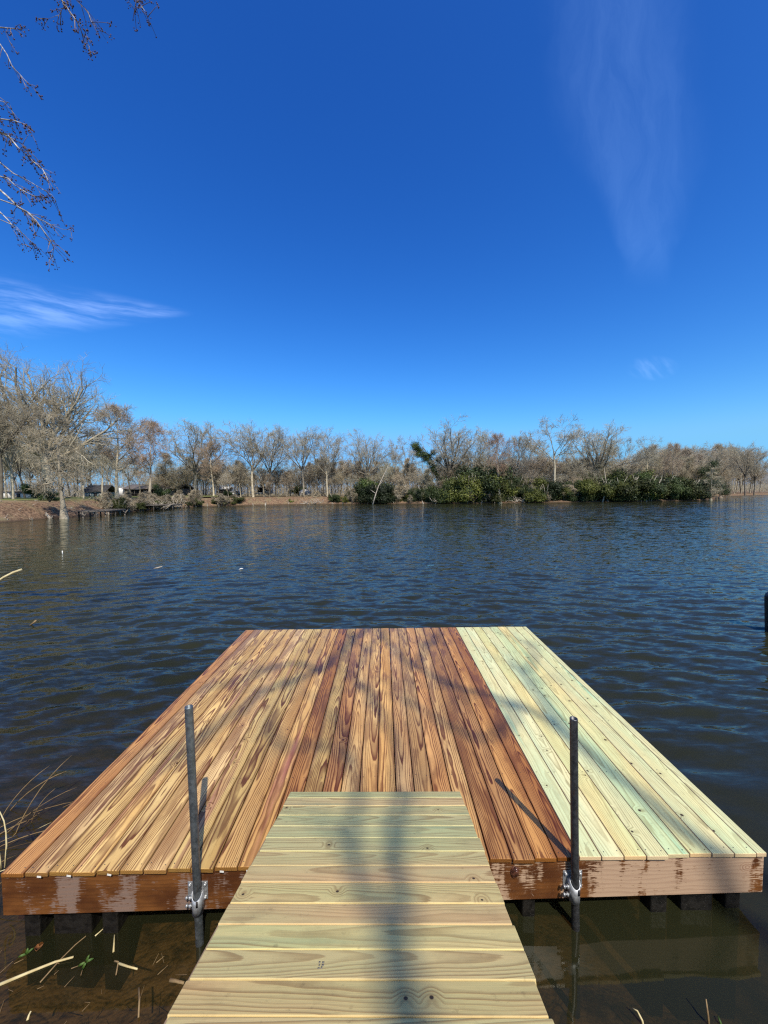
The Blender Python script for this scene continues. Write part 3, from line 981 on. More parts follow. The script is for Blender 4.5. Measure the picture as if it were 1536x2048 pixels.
def grow(seed, H, r0, clear=0.4, limbs=10, ang=(50, 48, 45, 45), ratio=(0.5, 0.5, 0.5, 0.5), kids=(0, 6, 6, 5), trop=(0.0, 0.06, 0.05, 0.0),
         flare=1.0, wob=0.10, leader=True, forks=0, tw=0.016, lean=(0, 0), limb_shape='round', droop_low=0.0, twig_len=1.0):
    r = random.Random(seed)
    segs = []

    def rot(d, a, phi):
        ref = (0, 0, 1) if abs(d[2]) < 0.9 else (1, 0, 0)
        ux, uy, uz = d[1] * ref[2] - d[2] * ref[1], d[2] * ref[0] - d[0] * ref[2], d[0] * ref[1] - d[1] * ref[0]
        l = math.sqrt(ux * ux + uy * uy + uz * uz)
        ux, uy, uz = ux / l, uy / l, uz / l
        wx, wy, wz = d[1] * uz - d[2] * uy, d[2] * ux - d[0] * uz, d[0] * uy - d[1] * ux
        c, s_ = math.cos(a), math.sin(a)
        cp, sp_ = math.cos(phi) * s_, math.sin(phi) * s_
        return (d[0] * c + ux * cp + wx * sp_, d[1] * c + uy * cp + wy * sp_, d[2] * c + uz * cp + wz * sp_)

    def walk(p, d, L, ra, rb_, n, lvl, tr, wb):
        pts_ = [(p, d, ra)]
        for i in range(n):
            d = (d[0] + r.gauss(0, wb), d[1] + r.gauss(0, wb), d[2] + r.gauss(0, wb) + tr)
            l = math.sqrt(d[0] ** 2 + d[1] ** 2 + d[2] ** 2)
            d = (d[0] / l, d[1] / l, d[2] / l)
            q = (p[0] + d[0] * L / n, p[1] + d[1] * L / n, p[2] + d[2] * L / n)
            rn = ra + (rb_ - ra) * (i + 1) / n
            r_prev = pts_[-1][2]
            segs.append((*p, *q, r_prev, rn, lvl))
            p = q
            pts_.append((p, d, rn))
        return pts_

    def branch(p, d, L, ra, lvl):
        n = (6, 5, 4, 3, 2)[lvl]
        rb_ = max(ra * 0.35, tw * 0.6)
        pts_ = walk(p, d, L, ra, rb_, n, lvl, trop[min(lvl, 3)] if lvl else 0, wob * (1 + 0.5 * lvl))
        if lvl >= 4: return
        if lvl == 0: return pts_
        nk = kids[lvl]
        for k in range(nk):
            t = 0.22 + 0.78 * (k + r.random()) / nk
            fi = min(int(t * n), n - 1)
            ft = t * n - fi
            a_, b_ = pts_[fi], pts_[fi + 1]
            q = tuple(a_[0][c] + (b_[0][c] - a_[0][c]) * ft for c in range(3))
            rr2 = max(tw, (a_[2] + (b_[2] - a_[2]) * ft) * 0.6)
            A_ = R(ang[lvl] * r.uniform(0.6, 1.25))
            d2 = rot(a_[1], A_, r.uniform(0, 2 * PI))
            branch(q, d2, L * ratio[lvl] * (1.15 - 0.5 * t) * r.uniform(0.75, 1.25) if lvl < 3 else twig_len * r.uniform(0.6, 1.3), rr2, lvl + 1)
        return pts_

    # trunk
    d0 = (lean[0], lean[1], 1.0)
    l0 = math.sqrt(d0[0] ** 2 + d0[1] ** 2 + 1)
    d0 = tuple(c / l0 for c in d0)
    n = 9
    p, d = (0.0, 0.0, -0.4), d0
    pts_ = [(p, d, r0 * flare)]
    top = H * (0.97 if leader else clear * 1.12)
    for i in range(n):
        t = (i + 1) / n
        d = (d[0] + r.gauss(0, wob * 0.35), d[1] + r.gauss(0, wob * 0.35), d[2] + 0.12)
        l = math.sqrt(sum(c * c for c in d))
        d = tuple(c / l for c in d)
        q = tuple(p[c] + d[c] * (top + 0.4) / n for c in range(3))
        rn = r0 * ((1 - t) * 0.92 + 0.08) if leader else r0 * (1 - 0.35 * t)
        if i == 0: rn = max(rn, r0 * (1 + (flare - 1) * 0.25))
        segs.append((*p, *q, pts_[-1][2], rn, 0))
        p = q
        pts_.append((p, d, rn))
    zc0 = clear * H
    for k in range(limbs):
        if leader:
            t = clear + (0.98 - clear) * ((k + 0.6 * r.random()) / limbs)
        else:
            t = clear * r.uniform(0.86, 1.12)
        fz = min(t * H / (top + 0.4) * n, n - 0.01)
        fi = int(fz)
        ft = fz - fi
        a_, b_ = pts_[fi], pts_[fi + 1]
        q = tuple(a_[0][c] + (b_[0][c] - a_[0][c]) * ft for c in range(3))
        rr2 = (a_[2] + (b_[2] - a_[2]) * ft)
        rel = (t - clear) / (1 - clear) if leader else 0
        if leader:
            if limb_shape == 'round': Ll = H * ratio[0] * (1 - 0.72 * rel) * r.uniform(0.75, 1.1)
            elif limb_shape == 'flat': Ll = H * ratio[0] * (0.55 + 0.45 * math.sin(PI * min(1, rel * 1.1))) * r.uniform(0.7, 1.1)
            else: Ll = H * ratio[0] * (1 - 0.9 * rel) * r.uniform(0.6, 1.1)
            A_ = R(ang[0] * (1.15 - 0.55 * rel) * r.uniform(0.85, 1.15))
        else:
            Ll = H * (1 - clear) * r.uniform(0.82, 1.1) * ratio[0] * 2
            A_ = R(ang[0] * r.uniform(0.25, 1.15))
        phi = k * 2.399 + r.uniform(-0.5, 0.5)
        d2 = (math.sin(A_) * math.cos(phi), math.sin(A_) * math.sin(phi), math.cos(A_) - droop_low * (1 - rel))
        l = math.sqrt(sum(c * c for c in d2))
        branch(q, tuple(c / l for c in d2), Ll, max(rr2 * (0.5 if leader else 0.62), tw * 2), 1)
    return segs


TREES = {}


def tree_kind(key, tint_=None, pale=False, **kw):
    segs = grow(**kw)
    zs_ = sorted(s_[5] for s_ in segs)
    kw = dict(kw, H=zs_[int(len(zs_) * 0.997)])
    A = [s_ for s_ in segs if s_[8] == 0]
    B = [s_ for s_ in segs if s_[8] == 1]
    C_ = [s_ for s_ in segs if s_[8] >= 2]
    TREES[key] = (seg_mesh('trunk', A, M_BARK, (9, 6, 4, 3, 3)), seg_mesh('limbs', B, M_BARK, (9, 5, 4, 3, 3)),
                  seg_mesh('crown', C_, M_TWIG, (9, 5, 4, 3, 3)), kw['H'])


# vase-shaped spreading trees
tree_kind('vase', seed=1, H=20, r0=0.46, clear=0.34, limbs=11, ang=(46, 38, 42, 45), ratio=(0.5, 0.46, 0.46, 0.5), kids=(0, 8, 7, 6),
          trop=(0, 0.03, 0.04, 0.02), leader=False, wob=0.09, tw=0.025)
tree_kind('dome', seed=2, H=19, r0=0.46, clear=0.36, limbs=14, ang=(66, 40, 42, 45), ratio=(0.5, 0.46, 0.46, 0.5), kids=(0, 8, 7, 6),
          trop=(0, 0.10, 0.05, 0.02), leader=False, wob=0.10, tw=0.022)
tree_kind('tall', seed=3, H=21, r0=0.36, clear=0.42, limbs=8, ang=(38, 36, 42, 45), ratio=(0.5, 0.46, 0.46, 0.5), kids=(0, 9, 8, 6),
          trop=(0, 0.04, 0.04, 0.02), leader=False, wob=0.11, tw=0.024)
tree_kind('tall2', seed=14, H=20, r0=0.34, clear=0.36, limbs=9, ang=(48, 38, 42, 45), ratio=(0.5, 0.46, 0.46, 0.5), kids=(0, 9, 8, 6),
          trop=(0, 0.09, 0.05, 0.02), leader=False, wob=0.13, tw=0.024)
tree_kind('cypress', seed=5, H=17, r0=0.38, clear=0.46, limbs=13, ang=(60, 46, 46, 45), ratio=(0.34, 0.5, 0.46, 0.5), kids=(0, 8, 6, 5),
          trop=(0, 0.08, 0.05, 0.02), flare=2.5, wob=0.10, limb_shape='flat', tw=0.021)
tree_kind('lanky', seed=7, H=20, r0=0.24, clear=0.58, limbs=6, ang=(46, 38, 42, 45), ratio=(0.5, 0.46, 0.46, 0.5), kids=(0, 7, 7, 6),
          trop=(0, 0.06, 0.04, 0.02), leader=False, wob=0.12, tw=0.024)
tree_kind('slim', seed=8, H=14, r0=0.19, clear=0.34, limbs=6, ang=(34, 36, 42, 45), ratio=(0.5, 0.46, 0.46, 0.5), kids=(0, 8, 7, 6),
          trop=(0, 0.06, 0.05, 0.02), leader=False, wob=0.13, tw=0.021)
tree_kind('slim2', seed=9, H=13, r0=0.17, clear=0.24, limbs=13, ang=(46, 44, 45, 45), ratio=(0.36, 0.5, 0.5, 0.5), kids=(0, 7, 6, 5),
          trop=(0, 0.10, 0.06, 0.02), wob=0.16, tw=0.021)
tree_kind('slim3', seed=10, H=13.5, r0=0.18, clear=0.40, limbs=7, ang=(46, 40, 42, 45), ratio=(0.5, 0.46, 0.46, 0.5), kids=(0, 8, 6, 6),
          trop=(0, 0.08, 0.05, 0.02), leader=False, wob=0.15, tw=0.021)
tree_kind('scrub', seed=12, H=5, r0=0.07, clear=0.06, limbs=12, ang=(34, 40, 48, 45), ratio=(0.62, 0.5, 0.5, 0.5), kids=(0, 7, 6, 5),
          trop=(0, 0.05, 0.03, 0.0), wob=0.2, tw=0.020, twig_len=0.6)
tree_kind('droop', seed=13, H=14.5, r0=0.24, clear=0.20, limbs=24, ang=(84, 42, 42, 45), ratio=(0.31, 0.5, 0.46, 0.5), kids=(0, 6, 5, 4),
          trop=(0, -0.035, -0.02, -0.02), flare=2.4, wob=0.26, limb_shape='round', droop_low=0.18, tw=0.015, twig_len=0.7)
tree_kind('giant', seed=31, H=21, r0=0.72, clear=0.34, limbs=12, ang=(58, 40, 42, 45), ratio=(0.52, 0.46, 0.46, 0.5), kids=(0, 11, 9, 7),
          trop=(0, 0.04, 0.04, 0.02), leader=False, wob=0.10, tw=0.012, twig_len=0.95)


def put_tree(key, X, Y, z, h, label, group=None, rz=0.0, wide=1.0, trunk=(1, 1, 1), crown=(1, 1, 1), name='bare_tree', cat='tree'):
    tm, lm, cm, H = TREES[key]
    e = empty(name, (X, Y, z), rz, label, cat, group)
    s_ = h / H
    e.scale = (s_ * wide, s_ * wide, s_)
    for nm, me, c in (('trunk', tm, trunk), ('limbs', lm, tuple(q * 0.72 for q in trunk)), ('crown', cm, crown)):  # limbs darker than the trunk: their shaded side is put into the tint
        o = bpy.data.objects.new(nm, me)
        o.parent = e
        o.color = (*c, 1)
        if nm != 'trunk': o['kind'] = 'stuff'
        COL.objects.link(o)
    return e


def at_px(x, D): return (x - 768) / 769 * D


def z_px(x, y, D): return CAMH + (986 + 0.0105 * (768 - x) - y) / 769 * D


PALE = (1.45, 1.38, 1.25)
DARKT = (0.45, 0.42, 0.40)
RED = (1.02, 0.86, 0.79)
GREYC = (1.0, 1.0, 1.02)
LITE = (1.15, 1.12, 1.05)
PROM = [
    # key, px, dist, top px, width factor, trunk tint, crown tint, label
    ('tall', 3, 50, 770, 0.9, DARKT, (0.8, .75, .7), 'tall dark-trunked bare tree at the far left end of the shore'),
    ('tall2', 27, 52, 800, 0.95, PALE, LITE, 'pale-trunked bare tree just left of the huge spreading tree'),
    ('giant', 100, 58, 700, 1.02, PALE, GREYC, 'huge spreading bare tree towering over the left bank'),
    ('lanky', 168, 62, 850, 1.0, PALE, LITE, 'thin pale-trunked bare tree behind the low old dock'),
    ('cypress', 236, 72, 812, 1.05, PALE, RED, 'bare cypress with rusty crown and flared pale trunk beside the old dock'),
    ('cypress', 298, 88, 838, 0.9, (1.1, 1, .95), (1.05, 0.80, 0.73), 'bare cypress with the reddest crown, in front of the long house'),
    ('tall2', 392, 108, 847, 1.35, (1, 1, 1), GREYC, 'broad grey bare tree with layered limbs right of the long house'),
    ('cypress', 428, 103, 880, 0.85, PALE, (1.05, 0.87, .80), 'smaller rusty cypress with flared pale foot below a broad grey tree'),
    ('tall', 507, 106, 848, 1.15, PALE, GREYC, 'tall bare tree with pale trunk just left of the white camper'),
    ('tall2', 540, 108, 852, 0.95, DARKT, GREYC, 'tall bare tree with dark trunk just right of the white camper'),
    ('tall', 608, 107, 855, 0.95, (0.9, .85, .8), GREYC, 'tall bare tree over the white dome tent'),
    ('tall2', 655, 106, 862, 0.9, PALE, GREYC, 'tall bare tree with pale forked trunk right of the dome tent'),
    ('dome', 733, 112, 863, 0.82, (1, .95, .9), GREYC, 'round-crowned bare tree above the left end of the green bushes'),
    ('lanky', 787, 112, 884, 0.8, (1, 1, 1), GREYC, 'thin straight bare tree above the bushes left of the leaning evergreen'),
    ('lanky', 815, 118, 872, 1.0, (1, 1, 1), GREYC, 'faint lanky bare tree rising behind the leaning evergreen'),
    ('vase', 903, 104, 843, 1.0, DARKT, GREYC, 'large vase-shaped bare tree with dark forked trunk on the far shore'),
    ('tall2', 953, 106, 862, 0.95, (1.2, 1.1, 1.0), LITE, 'bare tree with pale crooked trunk right of the vase-shaped tree'),
    ('cypress', 1000, 95.3, 867, 0.78, PALE, (0.92, 0.68, 0.62), 'flat-topped dark rusty cypress with white flared foot at the water'),
    ('cypress', 1028, 101, 872, 0.72, (1, .9, .85), GREYC, 'slender grey cypress beside the flat-topped rusty one'),
    ('tall2', 1070, 112, 876, 0.8, (1, 1, 1), GREYC, 'twiggy bare tree between the slender cypress and the tallest tree'),
    ('lanky', 1110, 98, 833, 1.25, PALE, GREYC, 'tallest slim tree of the right shore with white lower trunk'),
    ('dome', 1193, 107, 846, 1.0, (0.85, .8, .75), LITE, 'widest dome-shaped bare tree of the right shore'),
    ('lanky', 1244, 108, 876, 0.9, (1, 1, 1), GREYC, 'thin bare tree at the right edge of the dome-shaped crown'),
    ('lanky', 1294, 100, 874, 1.0, PALE, GREYC, 'thin white-trunked bare tree standing alone right of the dome-shaped tree'),
    ('cypress', 1338, 103, 886, 0.72, (1, .9, .85), RED, 'rusty cypress with stubby antler-like limbs on the right shore'),
    ('tall', 1490, 132, 892, 0.8, DARKT, (1, .95, .9), 'dark-trunked bare tree at the mouth of the right-hand cove'),
    ('tall2', 1508, 136, 900, 0.8, DARKT, (1, .95, .9), 'second dark trunk of the pair at the mouth of the right-hand cove'),
]
rt = random.Random(77)
for (key, px, D, top, wd, tt, cc, label) in PROM:
    X = at_px(px, D)
    gz = -0.1 if 'cypress' in key else (2.3 if X < -2 else 0.9)
    h = z_px(px, top, D) - gz
    put_tree(key, X, D, gz, h, label, rz=rt.uniform(0, 6.28), wide=wd, trunk=tt, crown=cc,
             name='cypress_tree' if 'cypress' in key else 'bare_tree')
put_tree('droop', at_px(128, 48.0), 48.0, -0.05, z_px(128, 800, 48.0), 'bent cypress with drooping grey branches in front of the huge tree at the waterline',
         rz=1.0, wide=0.92, trunk=(1.0, 0.94, 0.86), crown=(1.05, 0.98, 0.9), name='cypress_tree')
put_tree('droop', at_px(1428, 100), 101, 0.0, z_px(1428, 935, 100), 'grey drooping bare tree leaning over the water in front of the dark evergreen',
         rz=2.2, wide=1.25, trunk=PALE, crown=LITE, name='bare_tree')
# two dead leaning snags
for (xa, ya, xb, yb, D, label) in ((745, 1004, 778, 930, 96, 'leaning dead snag with pale foot in front of the green bushes'),
                                   (1205, 1003, 1212, 935, 95, 'crooked bleached dead trunk leaning out of the bushes')):
    a = Vector((at_px(xa, D), D, 0.0))
    b_ = Vector((at_px(xb, D), D + 1, z_px(xb, yb, D)))
    mb = MB()
    mid = a.lerp(b_, 0.45) + Vector((-0.35 if xa < 800 else 0.9, 0, 0))
    mb.tube([a + Vector((0, 0, -0.4)), a.lerp(mid, 0.5), mid, b_], [0.20, 0.14, 0.10, 0.03], 7)
    mb.tube([mid, mid + Vector((1.2, 0.2, 1.5))], [0.1, 0.03], 5)
    mb.tube([a.lerp(mid, 0.6), a.lerp(mid, 0.6) + Vector((-1.3, 0.0, 1.0))], [0.1, 0.03], 5)
    tag(mb.build('dead_snag', M_DRIFT), label, 'dead tree')

# the wood behind: copies of the slim trees
GW = 'bare trees of the wood behind the far shore'
LW = 'slim bare grey-brown tree crowded in the wood behind the far shore'
rw = random.Random(41)
keys = ['slim', 'slim2', 'slim3']
for rowi, (back, step) in enumerate(((7, 3.9), (12, 3.5), (18, 3.5), (25, 4.2))):
    X = -74.0
    while X < 178:
        X += step * rw.uniform(0.7, 1.3) * (1.0 if X < 85 else 1.5)
        Y = shore_y(X) + back + rw.uniform(-2, 2)
        if X < -43:
            Y = max(104 + back, Y)
            if Y < 100: continue
        px = 768 + X / Y * 769
        if px < -40 or px > 1580: continue
        topy = 930 if px < 860 else (916 if px < 1300 else 898)
        h = (z_px(px, topy + rw.uniform(-14, 26), Y) - 1.6) * (0.80 if rowi == 0 else 1.0)
        w_ = rw.uniform(0.8, 1.25)
        k = rw.uniform(0.85, 1.15)
        put_tree(keys[rw.randrange(3)], X, Y, 1.2 if X > 10 else 2.3, max(6.0, h), LW, GW, rw.uniform(0, 6.28), w_,
                 (k * 1.3, k * 1.24, k * 1.12) if rw.random() < 0.45 else (k * 0.75, k * 0.7, k * 0.66),
                 (k * rw.uniform(1.0, 1.12), k, k * rw.uniform(0.88, 1.0)))
# the depth of the wood, too far in to tell trunks apart
rs2 = np.random.RandomState(17)
SEG = []
for i in range(72000):
    X = rs2.uniform(-190, 330)
    Y = max(shore_y(X), 100 if X < -43 else 0) + rs2.uniform(30, 52)
    px = 768 + X / Y * 769
    topz = (15.0 if px < 470 else 11.0 if px < 860 else (12.5 if px < 1250 else 15.0)) + 1.6 * math.sin(X * 0.21) + 1.1 * math.sin(X * 0.57 + 1)
    z0_ = 2.0 + (topz - 2.0) * rs2.rand() ** 1.15
    d_ = np.array([rs2.normal(0, 0.5), rs2.normal(0, 0.5), rs2.uniform(0.2, 1.0)])
    d_ /= np.linalg.norm(d_)
    L_ = rs2.uniform(0.8, 2.2)
    SEG.append((X, Y, z0_, X + d_[0] * L_, Y + d_[1] * L_, z0_ + d_[2] * L_, rs2.uniform(0.025, 0.05), 0.012, 4))
for i in range(26000):
    X = rs2.uniform(-190, 330)
    Y = max(shore_y(X), 100 if X < -43 else 0) + rs2.uniform(24, 40)
    z0_ = rs2.uniform(1.2, 5.0)
    L_ = rs2.uniform(0.6, 1.6)
    SEG.append((X, Y, z0_, X + rs2.normal(0, 0.5) * L_, Y, z0_ + rs2.uniform(0.2, 1.0) * L_, rs2.uniform(0.03, 0.055), 0.015, 4))
for i in range(900):
    X = rs2.uniform(-190, 330)
    Y = max(shore_y(X), 100 if X < -43 else 0) + rs2.uniform(29, 52)
    SEG.append((X, Y, 1.5, X + rs2.normal(0, 0.5), Y, rs2.uniform(7, 11), rs2.uniform(0.10, 0.22), 0.05, 3))
o = link('far_woods', seg_mesh('far_woods', SEG, M_TWIG))
o.color = (0.98, 0.94, 0.90, 1)
tag(o, 'brown mass of bare branches deep in the wood beyond the far shore', 'woods', None, 'stuff')

# trees on the left bank, behind the huge one
GL = 'bare trees on the left bank'
LEFTB = []
for (px, D, top, key) in ((52, 70, 850, 'slim'), (75, 85, 860, 'slim3'), (120, 82, 850, 'tall2'), (150, 90, 872, 'slim2'), (190, 95, 880, 'slim'), (205, 80, 860, 'slim3'),
                          (15, 75, 850, 'slim2'), (38, 95, 880, 'slim'), (262, 100, 900, 'slim3'), (330, 112, 905, 'slim2'), (88, 100, 880, 'slim2'), (-15, 60, 800, 'tall'),
                          (60, 110, 890, 'slim3'), (110, 112, 890, 'slim'), (140, 115, 895, 'slim2'), (10, 105, 890, 'slim3'), (175, 118, 895, 'slim3'), (225, 120, 895, 'slim')):
    k = rw.uniform(0.9, 1.2)
    o = put_tree(key, at_px(px, D), D, 2.4, z_px(px, top, D) - 2.4, 'slim bare tree standing back on the left bank around the huge tree', GL, rw.uniform(0, 6), rw.uniform(0.9, 1.3),
             PALE if px % 2 else DARKT, (k, k, k * 0.96))
    LEFTB.append((o, px, D, 'slim ' + ('pale' if px % 2 else 'dark') + '-trunked tree'))

# low twiggy scrub along the shore
GS = 'bare scrub along the far waterline'
SCRUB = []
for i in range(96):
    px = rw.uniform(190, 480) if i % 3 == 0 else rw.uniform(700, 1440) if i % 4 == 1 else rw.uniform(250, 1470)
    if 470 < px < 600 and rw.random() < 0.7: continue
    D = None
    Xs = (px - 768) / 769
    D = 98.0
    for _ in range(6): D = shore_y(Xs * D) + (0 if px > 700 else 1.0)
    if px < 480:
        D = 60.0
        while D < 118 and min(math.hypot(Xs * D - q[0], D - q[1]) for q in P2) > 1.6: D += 0.5
        D = min(D, 101.0)
    D += rw.uniform(0.3, 5.0)
    k = rw.uniform(0.65, 1.3)
    hh = rw.uniform(1.6, 5.4) if px > 640 else rw.uniform(1.4, 3.6)
    o = put_tree('scrub', Xs * D, D, 0.2 if D < shore_y(Xs * D) + 2 else 1.0, hh, 'low bare twiggy scrub at the far waterline', GS, rw.uniform(0, 6), rw.uniform(0.9, 1.5),
             (k, k, k), (k * 1.05, k * 0.98, k * 0.92), name='bare_shrub', cat='shrub')
    SCRUB.append((o, px, D, ('tall ' if hh > 3.3 else 'low ') + 'bare twiggy shrub'))


LANDMARKS = [(27, 'pale leftmost tree'), (100, 'huge spreading tree'), (131, 'bent cypress'), (168, 'thin pale tree'), (236, 'rusty dockside cypress'), (298, 'reddest cypress'),
             (392, 'broad grey layered tree'), (428, 'smaller rusty cypress'), (507, 'tall tree left of camper'), (540, 'dark tree right of camper'),
             (608, 'tree over the dome tent'), (655, 'pale forked tree'), (733, 'round-crowned tree'), (787, 'thin straight tree'), (865, 'leaning evergreen'),
             (903, 'vase-shaped tree'), (953, 'pale crooked tree'), (1000, 'flat-topped cypress'), (1028, 'slender grey cypress'), (1070, 'twiggy tree'),
             (1110, 'tallest slim tree'), (1193, 'dome-shaped tree'), (1244, 'thin edge tree'), (1294, 'lone white-trunked tree'), (1338, 'antler-limbed cypress'),
             (1415, 'dark spreading evergreen'), (1490, 'dark trunks at the cove')]
USED = {}


def single_out(o, px, Y, what):
    d, nm = min((abs(px - q), n) for q, n in LANDMARKS)
    q = [q for q, n in LANDMARKS if n == nm][0]
    rel = 'right below' if d < 7 else ('just left of' if px < q else 'just right of') if d < 22 else ('left of' if px < q else 'right of')
    USED.setdefault(what + ' ' + rel + ' the ' + nm, []).append((Y, o))


def settle():
    for lab, L in USED.items():
        L.sort(key=lambda t: t[0])
        ext = [''] if len(L) == 1 else [', nearer the water', ', farther back'] if len(L) == 2 else [', nearest the water', ', second from the water', ', third back', ', fourth back', ', fifth back', ', farthest back']
        for i, (Y, o) in enumerate(L):
            o['label'] = lab + (ext[i] if i < len(ext) else ', half hidden')


# ------------------------------------------------------------------ evergreen bushes
def leaf_cloud(seed, lobes, n, size, up=0.5):
    r = np.random.RandomState(seed)
    lob = np.array(lobes)
    wts = lob[:, 3] ** 2 * 1.0
    pick = r.choice(len(lob), n, p=wts / wts.sum())
    d = r.normal(size=(n, 3))
    d /= np.linalg.norm(d, axis=1)[:, None]
    rad = lob[pick, 3] * (r.rand(n) ** 0.4) * r.uniform(0.6, 1.3, n)
    c = lob[pick, :3] + d * rad[:, None] * np.array([1, 1, 0.85])
    c[:, 2] = np.maximum(c[:, 2], 0.05 + 0.2 * r.rand(n))
    nrm_ = d + r.normal(size=(n, 3)) * 0.6 + np.array([0, 0, up])
    nrm_ /= np.linalg.norm(nrm_, axis=1)[:, None]
    U, V = frames(nrm_)
    a = r.uniform(0, 2 * PI, n)[:, None]
    U2 = U * np.cos(a) + V * np.sin(a)
    V2 = np.cross(nrm_, U2)
    s_ = size * r.uniform(0.6, 1.3, n)[:, None]
    vs = np.stack([c - U2 * s_, c + V2 * s_ * 0.45 + nrm_ * s_ * 0.12, c + U2 * s_, c - V2 * s_ * 0.45 + nrm_ * s_ * 0.12], 1)
    f = np.arange(n * 4).reshape(n, 4)
    return vs.reshape(-1, 3), f


BUSH = []
for sd in range(5):
    r = random.Random(100 + sd)
    lobes = [(0, 0, 1.3, 1.3)]
    for k in range(13):
        a = r.uniform(0, 6.28)
        q = r.uniform(0.6, 2.0)
        lobes.append((q * math.cos(a), q * math.sin(a), r.uniform(0.4, 2.9) * (1.15 - 0.25 * q), r.uniform(0.45, 0.95)))
    vs, f = leaf_cloud(sd, lobes, 11000, 0.085)
    fol = mesh_np('foliage', vs, [f], M_EVERG)
    st = MB()
    for k in range(7):
        a = r.uniform(0, 6.28)
        st.tube([(0.1 * math.cos(a), 0.1 * math.sin(a), -0.3), (0.6 * math.cos(a), 0.6 * math.sin(a), 1.1), (1.3 * math.cos(a), 1.3 * math.sin(a), 2.4)], [0.07, 0.05, 0.015], 5)
    BUSH.append((fol, st.mesh('stems', M_BARK)))


def put_bush(i, X, Y, z, sc, tint_, label, group=None, rz=0.0, name='evergreen_bush', wide=1.0):
    e = empty(name, (X, Y, z), rz, label, 'bush', group)
    e.scale = (sc * wide, sc * wide, sc)
    for nm, me, c in (('foliage', BUSH[i][0], tint_), ('stems', BUSH[i][1], (1, 1, 1))):
        o = bpy.data.objects.new(nm, me)
        o.parent = e
        o.color = (*c, 1)
        COL.objects.link(o)
    return e


GB = 'evergreen bushes along the right far shore'
rbu = random.Random(9)
for i in range(60):
    px = 712 + (1400 - 712) * (i + rbu.uniform(-0.3, 0.3)) / 59
    Xs = (px - 768) / 769
    D = 97.0
    for _ in range(6): D = shore_y(Xs * D)
    D += rbu.uniform(0.8, 4.5)
    # low near 1090-1180 px, taller round 950-1090 and 1190-1260
    hh = 6.0 + 1.5 * math.sin(px * 0.021) + rbu.uniform(-1.2, 1.8)
    if i % 5 == 2: D += 4.0; hh += 2.2
    if 930 < px < 985 or 1080 < px < 1130: hh += 1.8
    sc = hh / 3.4
    k = rbu.choice([0.38, 0.5, 0.62, 0.75, 0.95])
    ty = rbu.random()
    tc_ = (k * 0.85, k * 0.95, k * 0.9) if ty < 0.36 else ((k * 1.3, k * 1.15, k * 0.72) if ty < 0.76 else (k * 0.55, k * 0.62, k * 0.7))
    o = put_bush(rbu.randrange(5), Xs * D, D, 0.15, max(0.7, sc), tc_, 'bush', GB, rbu.uniform(0, 6.28), wide=rbu.uniform(0.85, 1.2))
    single_out(o, px, D, ('tall ' if hh > 6.6 else 'low ' if hh < 5.2 else 'rounded ') + ('green' if ty < 0.36 else 'olive' if ty < 0.76 else 'dark') + ' evergreen bush')
for (px, D, hh, tc_, label) in ((465, 101, 2.6, (0.5, 0.55, 0.55), 'small dark evergreen bush on the waterline below the white camper'),
                                (455, 104, 2.0, (0.5, 0.6, 0.5), 'dark bush left of the bare brown bank'),
                                (322, 84, 3.2, (0.6, 0.7, 0.7), 'dark evergreen bush behind the driftwood tangle'),
                                (75, 62, 3.4, (0.75, 0.9, 0.8), 'dark green bush right of the white shed'),
                                (100, 49.5, 1.6, (0.6, 0.75, 0.7), 'low dark bush at the foot of the bent cypress'),
                                (600, 128, 5.5, (0.5, 0.55, 0.5), 'dark evergreen bush behind the white dome tent'),
                                (582, 103, 1.3, (1.4, 1.4, 0.7), 'small yellow-green bush on the bare brown bank'),
                                (670, 103, 3.4, (0.5, 0.55, 0.5), 'small dark conical bush at the left end of the green thicket'),
                                (690, 101.5, 2.0, (1.3, 1.1, 0.7), 'low olive bush at the waterline where the thicket begins')):
    put_bush(rbu.randrange(5), at_px(px, D), D, 0.3 if D < 104 and px > 420 else 2.2, hh / 3.4, tc_, label, None, rbu.uniform(0, 6.28))


for i in range(11):
    px = 240 + 23 * i + rbu.uniform(-8, 8)
    Xs = (px - 768) / 769
    D = 60.0
    while D < 118 and not (D > shore_y(Xs * D) if Xs * D > -43 else min(math.hypot(Xs * D - q[0], D - q[1]) for q in P2) < 1.2): D += 0.5
    hh = rbu.uniform(1.1, 2.6)
    k = rbu.uniform(0.35, 0.7)
    o = put_bush(rbu.randrange(5), Xs * D, D + 0.6, 0.35, hh / 3.4, (k * 1.15, k * 1.05, k * 0.85), 'bush', 'dark bushes along the left shore', rbu.uniform(0, 6.28), wide=rbu.uniform(1.0, 1.5))
    single_out(o, px, D, 'low dark bush at the waterline')
for q_ in SCRUB: single_out(*q_)
for q_ in LEFTB: single_out(*q_)
settle()


def evergreen_tree(px, D, top, label, lobes, n, tint_, trunk_pts, size=0.13, seed=3):
    X = at_px(px, D)
    e = empty('evergreen_tree', (X, D, 0.6), 0.0, label, 'tree')
    vs, f = leaf_cloud(seed, lobes, n, size)
    o = link('crown', mesh_np('crown', vs, [f], M_EVERG), e)
    o.color = (*tint_, 1)
    mb = MB()
    mb.tube(trunk_pts, np.linspace(0.28, 0.06, len(trunk_pts)), 7)
    t = mb.build('trunk', M_BARK, e)
    t.color = (0.8, 0.75, 0.7, 1)
    return e


